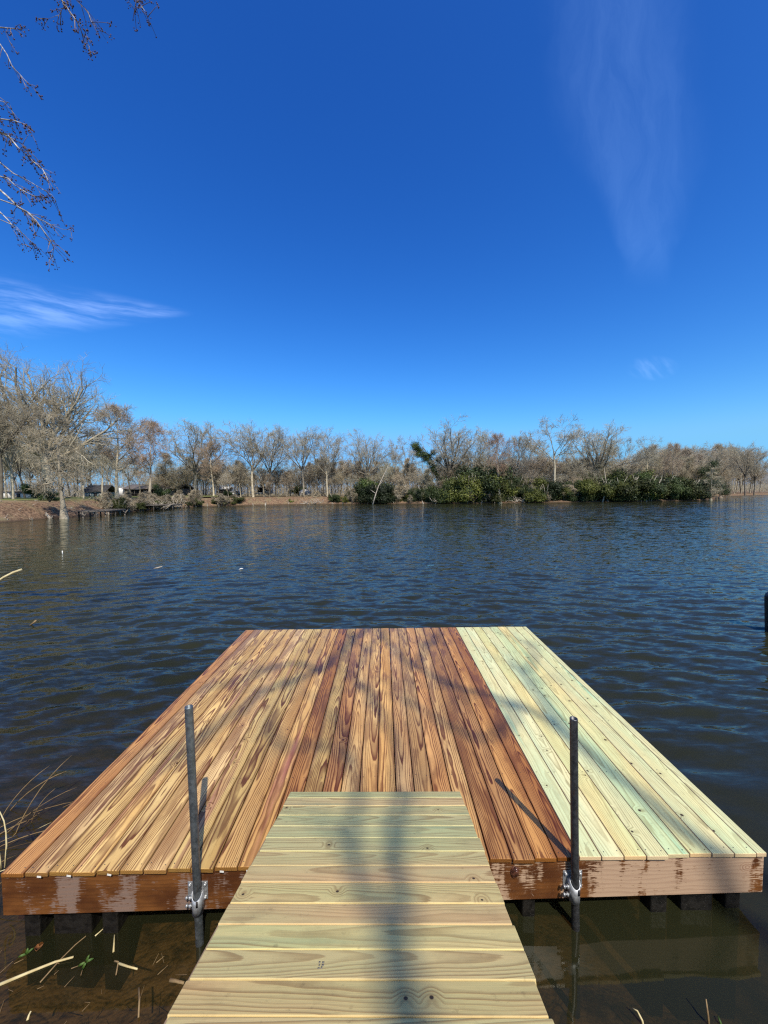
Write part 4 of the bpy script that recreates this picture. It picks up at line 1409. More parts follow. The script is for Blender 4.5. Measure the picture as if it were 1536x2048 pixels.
rv_ = random.Random(4)
lob = []
for t in np.linspace(0.0, 1.0, 11):
    lob.append((4.6 - 9.2 * t + rv_.uniform(-0.5, 0.5), rv_.uniform(-0.5, 0.5), 3.5 + 11.5 * t, rv_.uniform(0.9, 1.6)))
lob += [(0.3, 0, 13.2, 1.0), (-0.8, 0, 12.3, 1.0), (1.8, 0, 11.4, 1.2), (3.2, 0, 8.0, 1.3), (2.5, 0, 6.0, 1.5), (-4.2, 0, 14.4, 1.1), (-3.8, 0, 12.6, 1.1), (3.5, 0, 3.0, 1.6)]
evergreen_tree(865, 106, 890, 'leaning evergreen tree wrapped in dark foliage among the bare trees', lob, 22000, (0.60, 0.72, 0.60),
               [(5.5, 0, -0.5), (4, 0, 5), (0, 0, 11), (-4.4, 0, 15)])
lob = [(0, 0, 4.5, 3.2), (-2.5, 0, 3, 2.4), (3, 0, 3, 2.6), (0.4, 0, 7.6, 2.2), (1.6, 0, 9.5, 1.3), (-1.6, 0, 7.2, 1.6), (4.6, 0, 1.5, 1.5), (-4.4, 0, 1.6, 1.6)]
evergreen_tree(1415, 108, 915, 'dark spreading evergreen tree at the right end of the green thicket', lob, 16000, (0.42, 0.48, 0.44),
               [(0, 0, -0.5), (0.2, 0, 5), (0.5, 0, 9.5)], seed=8)
lob = [(0, 0, 3.5, 2.3), (-1.2, 0, 5.6, 1.5), (1.0, 0, 6.3, 1.4), (0.3, 0, 7.6, 0.9)]
evergreen_tree(1165, 106, 925, 'olive green tree below the dome-shaped bare tree', lob, 10000, (1.25, 1.2, 0.75), [(0, 0, -0.5), (0, 0, 6)], seed=9)
lob = [(0, 0, 3, 2.0), (-0.8, 0, 5.2, 1.5), (0.6, 0, 6.8, 1.1)]
evergreen_tree(965, 103, 935, 'dark upright evergreen left of the flat-topped cypress', lob, 10000, (0.42, 0.5, 0.45), [(0, 0, -0.5), (0, 0, 6)], seed=10)


# ------------------------------------------------------------------ buildings across the lake
def windows(e, y, z0, z1, xs_, w_):
    for xw in xs_:
        fr = MB().box((xw - w_ / 2, y - 0.05, z0), (xw + w_ / 2, y + 0.02, z1)).build('window', M_WHITE, e)
        MB().box((xw - w_ / 2 + 0.08, y - 0.07, z0 + 0.08), (xw + w_ / 2 - 0.08, y - 0.045, z1 - 0.08)).build('pane', M_GLASS, fr)


def gable_roof(e, x0, x1, y0, y1, z0, z1, mat, name='roof', over=0.35):
    x0, x1, y0, y1 = x0 - over, x1 + over, y0 - over, y1 + over
    ym = (y0 + y1) / 2
    t = 0.14
    vs = [(x0, y0, z0), (x1, y0, z0), (x1, ym, z1), (x0, ym, z1), (x1, y1, z0), (x0, y1, z0)]
    vs2 = [(a, b, c + t) for a, b, c in vs]
    fs = [(0, 3, 2, 1), (3, 5, 4, 2), (6, 7, 8, 9), (9, 8, 10, 11), (0, 1, 7, 6), (4, 5, 11, 10), (1, 2, 8, 7), (2, 4, 10, 8), (3, 0, 6, 9), (5, 3, 9, 11)]
    MB().raw(vs + vs2, fs).build(name, mat, e)


# white shed
e = empty('white_shed', (at_px(56, 80), 80, 2.2), 0.06, 'small white shed with flat dark roof on the left bank', 'shed')
MB().box((-1.4, 0, 0), (1.7, 2.4, 1.35)).build('wall', M_WHITE, e)
MB().box((-2.1, -0.25, 1.36), (1.9, 2.7, 1.52)).build('roof', M_ROOF, e)
MB().box((-2.05, -0.1, 0), (-1.45, 2.3, 1.3)).build('dark_lean_to', M_DARK, e)
windows(e, -0.02, 0.55, 1.05, (0.9,), 0.55)
# low white building at the far left
e = empty('white_building', (at_px(-4, 88), 88, 2.3), 0.0, 'low white building behind the trees at the far left edge', 'building')
MB().box((-3, 0, 0), (2.6, 4, 1.7)).build('wall', M_WHITE, e)
MB().box((-3.3, -0.3, 1.71), (2.9, 4.3, 1.9)).build('roof', M_GREYROOF, e)
windows(e, -0.02, 0.6, 1.2, (-1.2, 0.9), 0.7)
# grey-green house with black roof
e = empty('grey_green_house', (at_px(188, 92), 92, 2.3), 0.0, 'small grey-green house with steep black roof left of the long house', 'house')
MB().box((-2.0, 0, 0), (2.6, 4, 1.4)).build('wall', M_TEAL, e)
gable_roof(e, -2.2, 2.8, 0, 4, 1.42, 3.0, M_ROOF)
windows(e, -0.02, 0.45, 1.05, (-0.9, 1.5), 0.6)
MB().box((0.1, -0.06, 0.0), (0.8, 0.0, 1.2)).build('door', M_DARK, e)
# long house with white gable end and dark porch
e = empty('long_house', (at_px(302, 114), 114, 2.35), -0.03, 'long low house with brown-grey roof, dark porch and white end wall', 'house')
MB().box((-9.6, 0.3, 0), (9.0, 7, 2.3)).build('wall', M_GREYROOF, e)
gable_roof(e, -7.3, 9.2, -1.2, 7.2, 2.32, 3.75, simple('brown_grey_roof', (0.13, 0.105, 0.09), (0.21, 0.175, 0.15), 2, 0.85))
MB().box((-9.8, -0.6, 0.2), (-7.4, 0.28, 2.75)).build('white_end_wall', M_WHITE, e)
MB().box((-6.9, -0.05, 0.5), (1.6, 0.28, 2.1)).build('porch_opening', M_DARK, e)  # near-black box stands for the shade inside the open porch
for k in range(7):
    MB().box((-6.9 + k * 1.42 - 0.07, -1.1, 0), (-6.9 + k * 1.42 + 0.07, -0.95, 2.3)).build('porch_post', M_OLDWOOD, e)
MB().box((-7.0, -1.15, 0.9), (1.7, -1.05, 1.0)).build('porch_rail', M_OLDWOOD, e)
windows(e, 0.28, 0.9, 1.8, (3.4, 5.6, 7.6), 1.0)
# cabin with pale roof
e = empty('cabin', (at_px(448, 126), 126, 2.5), 0.0, 'small cabin with pale roof between the long house and the white camper', 'cabin')
MB().box((-1.6, 0, 0), (1.6, 3, 2.0)).build('wall', M_OLDWOOD, e)
gable_roof(e, -1.7, 1.7, 0, 3, 2.02, 2.9, M_WHITE)
windows(e, -0.02, 0.8, 1.5, (0.6,), 0.7)
e = empty('parked_car', (at_px(470, 122), 122, 2.5), 0.0, 'pale car parked between the trees left of the white camper', 'car')
MB().raw([(-2, 0, .35), (2, 0, .35), (2, 1.7, .35), (-2, 1.7, .35), (-2, 0, .85), (2, 0, .85), (2, 1.7, .85), (-2, 1.7, .85), (-1.1, .1, 1.4), (1.0, .1, 1.4), (1.0, 1.6, 1.4), (-1.1, 1.6, 1.4)],
         [(0, 1, 5, 4), (1, 2, 6, 5), (2, 3, 7, 6), (3, 0, 4, 7), (4, 5, 9, 8), (5, 6, 10, 9), (6, 7, 11, 10), (7, 4, 8, 11), (8, 9, 10, 11)]).build('body', M_WHITE, e)
wm_ = MB().tube([(0, 0, 0), (0, 0.2, 0)], [0.33, 0.33], 12).mesh('wheel', M_DARK)
for xw, yw in ((-1.3, -0.04), (1.3, -0.04), (-1.3, 1.54), (1.3, 1.54)): link('wheel', wm_, e, (xw, yw, 0.33))
MB().box((-0.9, 0.0, 0.92), (0.8, 0.05, 1.3)).build('window', M_GLASS, e)
# camper with an awning
e = empty('white_camper', (at_px(527, 120), 120, 2.5), 0.0, 'white camper with dark awning parked on the far bank', 'camper')
MB().box((-0.2, 0, 0.5), (2.4, 2.4, 2.45)).build('body', M_WHITE, e)
MB().box((-2.5, -0.6, 2.46), (2.5, 2.6, 2.64)).build('roof', M_ROOF, e)
MB().box((-2.3, 1.6, 0.9), (-0.22, 2.3, 2.4)).build('back_panel', M_DARK, e)  # near-black panel painted in for the shade under the awning
MB().box((-2.35, -0.2, 0.45), (-0.22, 1.55, 0.85)).build('step_deck', M_WHITE, e)
for xp in (-2.4, -1.3):
    MB().box((xp - 0.05, -0.5, 0), (xp + 0.05, -0.4, 2.46)).build('awning_post', M_OLDWOOD, e)
link('wheel', wm_, e, (0.3, -0.1, 0.33))
link('wheel', wm_, e, (1.7, -0.1, 0.33))
windows(e, -0.02, 1.3, 2.0, (1.2,), 0.9)
# dome tent
e = empty('dome_tent', (at_px(610, 124), 124, 2.5), 0.0, 'small white dome tent pitched under bare trees', 'tent')
vs, fs = [], []
for i in range(7):
    th = i / 6 * PI / 2
    for j in range(14):
        a = 2 * PI * j / 14
        vs.append((1.9 * math.cos(th) ** 0.7 * math.cos(a), 1.6 * math.cos(th) ** 0.7 * math.sin(a), 1.75 * math.sin(th)))
for i in range(6):
    for j in range(14):
        j2 = (j + 1) % 14
        fs.append((i * 14 + j, i * 14 + j2, (i + 1) * 14 + j2, (i + 1) * 14 + j))
MB().raw(vs, fs).build('shell', M_WHITE, e)
MB().raw([(0.1, -1.64, 0.02), (0.75, -1.5, 0.02), (0.4, -1.4, 1.1), (0.12, -1.66, 0.02)], [(0, 1, 2)]).build('door_flap', M_GREYROOF, e)


# ------------------------------------------------------------------ old docks on the left bank
def old_dock(X, Y, w_, d_, z, rz, label, braces=True, seed=1):
    r = random.Random(seed)
    e = empty('old_dock', (X, Y, 0), rz, label, 'dock')
    nb = int(w_ / 0.3)
    pm = bevelled((-0.135, -d_ / 2, 0), (0.135, d_ / 2, 0.05), 0.01, 1)
    pm.materials.append(M_OLDWOOD)
    for k in range(nb):
        o = link('plank', pm, e, (-w_ / 2 + (k + 0.5) * w_ / nb, r.uniform(-0.06, 0.06), z + r.uniform(-0.015, 0.015)))
        kk = r.uniform(0.6, 1.1)
        o.color = (kk, kk, kk, 1)
    MB().box((-w_ / 2, -d_ / 2 - 0.03, z - 0.2), (w_ / 2, -d_ / 2 + 0.05, z - 0.01)).build('beam', M_OLDWOOD, e)
    np_ = max(3, int(w_ / 1.6))
    for k in range(np_ + 1):
        xk = -w_ / 2 + 0.1 + k * (w_ - 0.2) / np_
        for yk in (-d_ / 2 + 0.1, d_ / 2 - 0.1):
            MB().tube([(xk, yk, -1.0), (xk + r.uniform(-0.03, 0.03), yk, z - 0.01)], [0.10, 0.085], 8).build('post', M_OLDWOOD, e).color = (1.3, 1.25, 1.2, 1) if (k % 2 == 0 and braces) else (0.5, 0.5, 0.5, 1)
        if braces and k % 2 == 0:
            for sg in (-1, 1):
                MB().tube([(xk, -d_ / 2 + 0.02, z - 0.62), (xk + sg * 0.5, -d_ / 2 + 0.02, z - 0.15)], [0.055, 0.055], 6).build('brace', M_OLDWOOD, e).color = (1.6, 1.55, 1.45, 1)
    return e


old_dock(-39.5, 53.0, 7.4, 2.4, 0.84, R(86), 'low weathered dock with braced posts beside the bent cypress', True, 3)
old_dock(-43.0, 73.5, 7.5, 3.0, 1.05, R(60), 'collapsing dark dock half hidden under the driftwood tangle', False, 4)

# driftwood tangles, fallen branches
rd_ = random.Random(15)
for (px, D, n, w_, hgt, label) in ((300, 73, 34, 6.5, 2.0, 'tangle of bleached fallen branches over the collapsing dock'),
                                  (345, 82, 26, 4.5, 3.2, 'bleached fallen tree with upturned limbs at the waterline'),
                                  (625, 100.5, 20, 5.0, 1.6, 'heap of grey fallen branches at the waterline below the dome tent'),
                                  (1050, 96, 24, 6.0, 1.5, 'bleached fallen branches lying in the water below the slender cypress'),
                                  (880, 95.0, 12, 4.0, 1.1, 'pale fallen limbs in front of the green thicket under the vase-shaped tree'),
(252, 74, 5, 1.0, 1.0, 'broken grey limbs at the foot of the rusty cypress')):
    X = at_px(px, D)
    e = empty('driftwood', (X, D, 0), 0, label, 'driftwood')
    for k in range(n):
        mb = MB()
        a = Vector((rd_.uniform(-w_ / 2, w_ / 2), rd_.uniform(-0.6, 1.8), rd_.uniform(-0.1, 0.5)))
        ang_ = rd_.uniform(0, PI)
        L = rd_.uniform(0.8, 2.6)
        b_ = a + Vector((math.cos(ang_) * L, rd_.uniform(-0.5, 0.5), abs(math.sin(ang_)) * L * hgt / 2.6))
        m_ = a.lerp(b_, 0.5) + Vector((rd_.uniform(-0.25, 0.25), 0, rd_.uniform(-0.1, 0.3)))
        r_ = rd_.uniform(0.03, 0.085)
        mb.tube([a, m_, b_], [r_ * 1.3, r_, r_ * 0.4], 5)
        for q in range(3):
            s0 = m_.lerp(b_, rd_.uniform(0.1, 0.95))
            mb.tube([s0, s0 + Vector((rd_.uniform(-0.7, 0.7), rd_.uniform(-0.3, 0.3), rd_.uniform(-0.2, 0.8)))], [r_ * 0.5, 0.012], 4)
        mb.build('branch', M_DRIFT, e)

# cypress knees and stones along the left waterline
GK = 'pale cypress knees along the far waterline'
knee = MB().tube([(0, 0, -0.3), (0.02, 0, 0.1), (0.0, 0.03, 0.35), (0.03, 0, 0.55)], [0.16, 0.12, 0.08, 0.03], 7).mesh('cypress_knee', M_DRIFT, True)
for i in range(70):
    if i < 34:
        t = rd_.random()
        yk = 38 + t * 62
        js = min(range(nr), key=lambda q: abs(P2[q, 1] - yk) + (1e3 if P2[q, 0] > -30 else 0))
        X, Y = P2[js] + nrm[js] * rd_.uniform(-0.2, 0.5)
    else:
        px = rd_.uniform(480, 1350)
        Xs = (px - 768) / 769
        D = 98.0
        for _ in range(6): D = shore_y(Xs * D)
        X, Y = Xs * D, D + rd_.uniform(0.0, 0.9)
    o = link('cypress_knee', knee, None, (X, Y, 0.0), (rd_.uniform(-0.4, 0.4), rd_.uniform(-0.4, 0.4), rd_.uniform(0, 6)))
    sc = rd_.uniform(0.6, 1.7)
    o.scale = (sc * rd_.uniform(0.7, 1.3), sc, sc)
    k = rd_.uniform(0.5, 1.05)
    o.color = (k, k, k, 1)
    tag(o, 'pale cypress knee poking up along the far waterline', 'cypress knee', GK)

# stump in the right-hand cove
mb = MB().tube([(0, 0, -0.5), (0, 0, 0.3), (0.05, 0, 1.0), (-0.05, 0, 1.6)], [0.8, 0.5, 0.28, 0.2], 9)
mb.tube([(0.7, 0.1, -0.3), (0.75, 0.1, 0.6), (0.9, 0.1, 1.5)], [0.3, 0.2, 0.12], 7)
o = mb.build('tree_stump', M_DRIFT, None, True, loc=(at_px(1441, 121), 121, 0))
o.color = (0.55, 0.5, 0.45, 1)
tag(o, 'lone broken stump standing in the water of the right-hand cove', 'stump')

# old pile at the right edge of the picture
mb = MB().tube([(0, 0, -1.5), (0.02, 0, 0.0), (-0.03, 0.0, 0.70), (-0.05, 0, 0.76)], [0.19, 0.18, 0.17, 0.15], 14)
tag(mb.build('mooring_pile', M_PILE, None, True, loc=(7.66, 7.40, 0)), 'black round pile standing in the water at the right edge', 'pile')

# ------------------------------------------------------------------ near plants and flotsam
rn = random.Random(8)


def stem(pts_, r0_, r1_, mat, name, label, cat, group=None, n=6):
    mb = MB()
    k = len(pts_)
    mb.tube(pts_, [r0_ + (r1_ - r0_) * i / (k - 1) for i in range(k)], n)
    o = mb.build(name, mat, None, True)
    return tag(o, label, cat, group)


def arc(p, d, L, bend, n=7):
    p = Vector(p)
    d = Vector(d).normalized()
    out = [p.copy()]
    for i in range(n):
        d = (d + Vector(bend) / n).normalized()
        p = p + d * L / n
        out.append(p.copy())
    return out


def at(x, y, Y):
    """the point at depth Y seen at a photo position, used only to measure where things stand"""
    q = cam.matrix_world.to_3x3() @ Vector(((x - 768) / 769, -(y - 1024) / 769, -1.0))
    return Vector((0, 0, CAMH)) + q * (Y / q.y)


def on_water(x, y, z=0.004):
    q = cam.matrix_world.to_3x3() @ Vector(((x - 768) / 769, -(y - 1024) / 769, -1.0))
    t = (z - CAMH) / q.z
    return Vector((0, 0, CAMH)) + q * t


stem([at(-40, 1235, 3.4), at(-12, 1168, 3.42), at(6, 1155, 3.45), at(26, 1145, 3.5), at(44, 1139, 3.55)], 0.006, 0.011, M_STRAW, 'reed', 'reed tip reaching in over the water from the left edge', 'reed')
stem([at(10, 1735, 2.55), at(13, 1690, 2.6), at(12, 1665, 2.62), at(8, 1642, 2.65), at(0, 1624, 2.7), at(-25, 1600, 2.7)], 0.006, 0.003, M_STRAW, 'reed', 'curved dry reed arching up beside the left corner of the dock', 'reed')
stem([at(3, 1740, 2.5), at(1, 1722, 2.5), at(-4, 1690, 2.5)], 0.006, 0.003, M_STRAW, 'reed', 'short upright dry reed at the left corner of the dock', 'reed')
c0 = Vector((-2.95, 2.75, -0.25))
e = empty('reed_clump', (-3.0, 2.8, 0), 0, 'clump of dead flattened reeds in the water off the left corner of the dock', 'reeds')
mb = MB()
for k in range(30):
    p = Vector((rn.uniform(-0.45, 0.25), rn.uniform(-0.5, 0.55), -0.05))
    mb.tube(arc(p, (rn.uniform(-0.2, 1.0), rn.uniform(-0.1, 0.9), rn.uniform(0.05, 0.7)), rn.uniform(0.25, 0.8), (0.3, 0.2, -0.75)), [rn.uniform(0.0025, 0.005)] * 7 + [0.001], 4)
mb.build('leaves', M_STRAWD, e).color = (0.9, 0.88, 0.8, 1)
mb = MB()
for k in range(8):
    p = Vector((rn.uniform(-0.4, 0.2), rn.uniform(-0.5, 0.4), -0.05))
    mb.tube(arc(p, (rn.uniform(0.3, 1.0), rn.uniform(0.2, 0.9), rn.uniform(0.05, 0.4)), rn.uniform(0.35, 0.9), (0.2, 0.2, -0.5)), [0.003] * 7 + [0.0012], 4)
mb.build('pale_stalks', M_STRAW, e)
stem([on_water(0, 1969), on_water(60, 1944), on_water(110, 1924), on_water(147, 1914, 0.012)], 0.0085, 0.0055, M_STRAW, 'straw', 'long pale straw floating left of the ramp', 'straw')
GF = None
for (pl, r_, mat, nm, lab, cat) in (
        ([(80, 1965), (120, 1920), (150, 1890), (172, 1872)], 0.004, M_STRAWD, 'straw', 'thin brown straw lying under the end of the long pale one', 'straw'),
        ([(227, 1904), (228, 1888), (229, 1870)], 0.0055, M_STRAW, 'straw', 'short upright-looking straw near the dock left of the pole', 'straw'),
        ([(229, 1922), (237, 1924), (232, 1950)], 0.005, M_STRAWD, 'twig', 'bent brown twig floating left of the ramp', 'twig'),
        ([(238, 1927), (256, 1933), (275, 1938)], 0.0065, M_STRAW, 'straw', 'stubby straw end beside the bent brown twig', 'straw'),
        ([(278, 1976), (279, 2000), (277, 2035)], 0.006, M_STRAWD, 'straw', 'thin straw standing close to the lower left of the ramp', 'straw'),
        ([(340, 1960), (352, 1962), (368, 1966)], 0.010, M_STRAWD, 'twig', 'broad brown twig touching the left side of the ramp', 'twig'),
        ([(55, 2040), (58, 2030), (62, 2022)], 0.006, M_STRAW, 'straw', 'broken straw tip near the lower left corner', 'straw'),
        ([(190, 1872), (197, 1866), (206, 1858)], 0.004, M_STRAW, 'straw', 'straw sliver beside the dock pile', 'straw')):
    pp = [on_water(a, b_, 0.004 if i < len(pl) - 1 else 0.012) for i, (a, b_) in enumerate(pl)]
    stem(pp, r_, r_ * 0.7, mat, nm, lab, cat)
# sprouts rising out of the water right of the ramp
for (pl, mat, lab) in (([(1288, 2060), (1284, 2040), (1275, 2022), (1264, 2016)], M_STRAW, 'curved pale reed blade rising at the bottom right of the ramp'),
                       ([(1418, 2060), (1416, 2030), (1412, 1998)], M_STRAWD, 'upright brown reed stalk near the lower right corner'),
                       ([(1446, 2060), (1440, 2042), (1436, 2032)], M_LEAF, 'small green shoot near the lower right corner')):
    pp = [on_water(*pl[0], -0.03)] + [at(a, b_, on_water(*pl[0], 0).y + 0.02 * i) for i, (a, b_) in enumerate(pl[1:], 1)]
    stem(pp, 0.007, 0.0025, mat, 'reed', lab, 'reed')


def leaf_mesh(L, w_, mat, name):
    vs = [(0, 0, 0), (L * 0.3, w_ / 2, 0.006), (L * 0.7, w_ * 0.42, 0.004), (L, 0, 0.0), (L * 0.7, -w_ * 0.42, 0.004), (L * 0.3, -w_ / 2, 0.006), (L * 0.5, 0, -0.002)]
    vs += [(a, b_, c - 0.0016) for a, b_, c in vs]
    top = [(0, 6, 1), (1, 6, 2), (2, 6, 3), (3, 6, 4), (4, 6, 5), (5, 6, 0)]
    fs = [(c, b_, a) for a, b_, c in top] + [(a + 7, b_ + 7, c + 7) for a, b_, c in top]
    for i in range(6):
        j = (i + 1) % 6
        fs.append((i, j, j + 7, i + 7))
    return MB().raw(vs, fs).mesh(name, mat)


o = link('dead_leaf', leaf_mesh(0.075, 0.04, M_DEAD, 'dead_leaf'), None, on_water(72, 1902, 0.012), (0.1, 0.3, 1.9))
tag(o, 'orange-brown dead leaf floating by the left dock pile', 'leaf')
e = empty('water_sprig', on_water(172, 1926, 0.01), 0.3, 'small green sprig floating left of the ramp', 'sprig')
lm_ = leaf_mesh(0.04, 0.016, M_LEAF, 'leaf')
for a in (0.2, 1.5, 3.4, 4.6): link('leaf', lm_, e, (0, 0, 0), (0, -0.15, a))
e = empty('water_sprig', on_water(52, 1910, 0.006), 0.9, 'olive sprig floating beside the orange dead leaf', 'sprig')
for a in (0.2, 1.2, 2.6): link('leaf', lm_, e, (0, 0, 0), (0, -0.1, a))
SEG = []
for i in range(260):
    x_, y_ = rn.uniform(-2.9, -0.75), rn.uniform(1.5, 2.3)
    if y_ > 2.2 and x_ > -2.3: continue
    fl = rn.random() < 0.35
    z_ = 0.006 if fl else bed_z(x_, y_) + rn.uniform(0.01, 0.05)
    a_ = rn.uniform(0, PI)
    L_ = rn.uniform(0.015, 0.07) if fl else rn.uniform(0.03, 0.18)
    SEG.append((x_, y_, z_, x_ + math.cos(a_) * L_, y_ + math.sin(a_) * L_, z_ + rn.uniform(-0.004, 0.006), rn.uniform(0.0012, 0.003), 0.001, 3))
o = link('floating_litter', seg_mesh('floating_litter', SEG, M_STRAWD))
tag(o, 'scattered straw bits and plant scraps in the shallows left of the ramp', 'litter', None, 'stuff')
SEG = []
for i in range(3200):
    js = rn.randrange(nr)
    if not (-62 < P2[js, 0] < 2 and P2[js, 1] > 24): continue
    o_ = rn.uniform(-0.3, 4.5)
    q = P2[js] + nrm[js] * o_
    bh = 2.35
    z_ = float(np.interp(o_, OFFS[1:9], [-0.25, 0.0, 0.28, 0.30 * bh, 0.52 * bh, 0.76 * bh, 0.95 * bh, bh])) + 0.04
    t_ = (rn.uniform(-1, 1), rn.uniform(-1, 1), rn.uniform(-0.1, 0.6))
    L_ = rn.uniform(0.2, 0.9)
    SEG.append((q[0], q[1], z_, q[0] + t_[0] * L_, q[1] + t_[1] * L_, z_ + t_[2] * L_, rn.uniform(0.02, 0.06), 0.015, 3))
tag(link('bank_litter', seg_mesh('bank_litter', SEG, M_DRIFT)), 'pale roots and sticks strewn over the brown far bank', 'litter', None, 'stuff')
# bits far out on the water
tag(MB().tube([(0, 0, -0.05), (0, 0, 0.16)], [0.022, 0.02], 8).build('float_marker', M_TAG, None, False, on_water(125, 1108)), 'tiny white marker standing out on the lake at left', 'float')
tag(MB().tube([(-0.16, 0, 0.0), (0, 0, 0.03), (0.15, 0.03, 0.07)], [0.02, 0.03, 0.02], 6).build('driftwood_stick', M_DRIFT, None, False, on_water(316, 1137)), 'pale stick floating far out left of centre', 'stick')
tag(MB().tube([(-0.08, 0, 0.0), (0, 0, 0.03), (0.07, 0.03, 0.03)], [0.015, 0.025, 0.015], 6).build('driftwood_stick', M_TAG, None, False, on_water(482, 1139)), 'small white scrap floating far out in the middle left', 'scrap')
tag(MB().tube([(-0.12, 0, -0.05), (0.0, 0, 0.03), (0.09, 0, 0.10)], [0.012, 0.016, 0.02], 6).build('driftwood_stick', M_STRAWD, None, False, on_water(65, 1250)), 'dark twig end sticking out of the water at left', 'stick')


# ------------------------------------------------------------------ overhanging tree at the upper left
def at5(x, y, Y): return at(x, y, Y)


tree = empty('overhanging_tree', (-10.5, 3.2, 0.6), 0.0, 'tree reaching in from the upper left with bare drooping twigs and red-brown buds', 'tree')
base = Vector((-10.5, 3.2, 0.6))
mb = MB()
trunk_pts = [Vector((0, 0, -0.8)), Vector((0.1, 0.1, 2.0)), Vector((0.0, 0.5, 4.5)), Vector((0.3, 0.9, 7.5)), Vector((0.2, 1.2, 11.0)), Vector((0.5, 1.0, 14.0))]
mb.tube(trunk_pts, [0.34, 0.27, 0.23, 0.18, 0.12, 0.05], 12)
tr_ = mb.build('trunk', M_BARKN, tree, True)
BR = [  # photo outline of each drooping branch, distance
    ([(-90, 225), (-30, 232), (0, 238), (27, 241), (52, 249), (66, 262)], 5.2, 0.014),
    ([(-90, 238), (-20, 258), (0, 264), (16, 271), (36, 295), (52, 309), (66, 323), (85, 338), (93, 353), (97, 366)], 5.0, 0.016),
    ([(-40, 250), (6, 269), (27, 278), (44, 287), (52, 298), (60, 312)], 5.15, 0.009),
    ([(-60, 300), (0, 325), (27, 347), (55, 361), (82, 377), (104, 390), (112, 402)], 5.4, 0.011),
    ([(-70, 350), (0, 353), (16, 357), (30, 371), (49, 383), (66, 391), (82, 398)], 5.1, 0.012),
    ([(-80, 335), (0, 380), (16, 394), (36, 414), (55, 424), (71, 440), (87, 462), (101, 481), (107, 495), (105, 517)], 4.9, 0.017),
    ([(30, 410), (55, 424), (79, 438), (101, 449), (126, 459), (146, 460)], 5.0, 0.008),
    ([(-60, 400), (0, 424), (16, 440), (30, 457), (49, 470), (68, 490)], 5.3, 0.012),
    ([(30, 452), (41, 462), (49, 487), (60, 497)], 5.3, 0.006),
    ([(80, -60), (100, -40), (123, 0), (142, 27), (156, 46), (164, 66), (178, 93), (182, 120)], 4.9, 0.014),
    ([(120, -50), (153, 0), (175, 22), (183, 44), (202, 63)], 5.0, 0.008),
    ([(255, -60), (273, 0), (269, 22)], 5.0, 0.006),
    ([(260, -40), (276, 3), (290, 22), (298, 36)], 5.0, 0.006),
    ([(-90, 45), (0, 55), (27, 57), (44, 59)], 5.2, 0.012),
    ([(-70, 60), (0, 88), (14, 109), (25, 134), (41, 150), (58, 170)], 5.1, 0.010),
    ([(100, -30), (130, 10), (118, 30), (90, 40)], 5.0, 0.006),
    ([(-50, 190), (-10, 200), (18, 205), (22, 215), (26, 232)], 5.2, 0.007),
]
ro = random.Random(19)
br_mb, tw_mb, bud_mb = MB(), MB(), MB()
bud_pts = []
limb_mb = MB()
hubs = [Vector((-9.6, 5.2, 9.6)), Vector((-9.2, 5.4, 7.6)), Vector((-6.6, 4.6, 13.0))]
for h_, tz in zip(hubs, (6.0, 4.4, 8.4)):
    fz = base + Vector((0.1, 0.6, tz))
    limb_mb.tube([fz - base, (fz.lerp(h_, 0.5) + Vector((0, 0, 0.5))) - base, h_ - base], [0.11, 0.08, 0.05], 8)
for (pl, Dp, r0_) in BR:
    P = [at(x, y, Dp + 0.12 * math.sin(i * 1.7 + x)) for i, (x, y) in enumerate(pl)]
    hub = hubs[2] if pl[0][1] < 60 else min(hubs[:2], key=lambda q: (q - P[0]).length)
    pre = [hub, hub.lerp(P[0], 0.5) + Vector((0, 0, 0.35))]
    P = pre + P
    k = len(P)
    r0_ *= 0.8
    radii = [r0_ * 2.0, r0_ * 1.5] + [r0_ * (1 - 0.78 * i / (k - 3)) for i in range(k - 2)]
    br_mb.tube([q - base for q in P], radii, 7)
    # side twigs with buds
    for i in range(2, k - 1):
        seg_n = 4 if r0_ > 0.009 else 3
        for q in range(seg_n):
            if ro.random() < 0.25: continue
            s0 = P[i].lerp(P[i + 1], ro.random())
            dr = (P[i + 1] - P[i]).normalized()
            side = Vector((ro.uniform(-0.6, 0.9), ro.uniform(-0.8, 0.8), ro.uniform(-1.0, 0.55)))
            L = ro.uniform(0.06, 0.24)
            a = arc(s0, dr * 0.7 + side, L, (0, 0, -0.35), 4)
            tw_mb.tube([c - base for c in a], [0.0042, 0.0036, 0.003, 0.0026, 0.002], 4)
            bud_pts.append(a[-1])
            if ro.random() < 0.5: bud_pts.append(a[-2] + Vector((ro.uniform(-.02, .02), 0, ro.uniform(-.02, .02))))
            if ro.random() < 0.35:
                a2 = arc(a[2], dr + side * ro.uniform(0.2, 1.4) + Vector((0.3, 0, -0.5)), L * 0.8, (0, 0, -0.3), 3)
                tw_mb.tube([c - base for c in a2], [0.003, 0.0027, 0.0023, 0.0019], 4)
                bud_pts.append(a2[-1])
    bud_pts.append(P[-1])
limb_mb.build('limbs', M_BARKN, tree, True)['kind'] = 'stuff'
br_mb.build('branches', M_BARKN, tree, True)['kind'] = 'stuff'
o = tw_mb.build('twigs', M_BARKN, tree)
o.color = (0.5, 0.42, 0.40, 1)
o['kind'] = 'stuff'
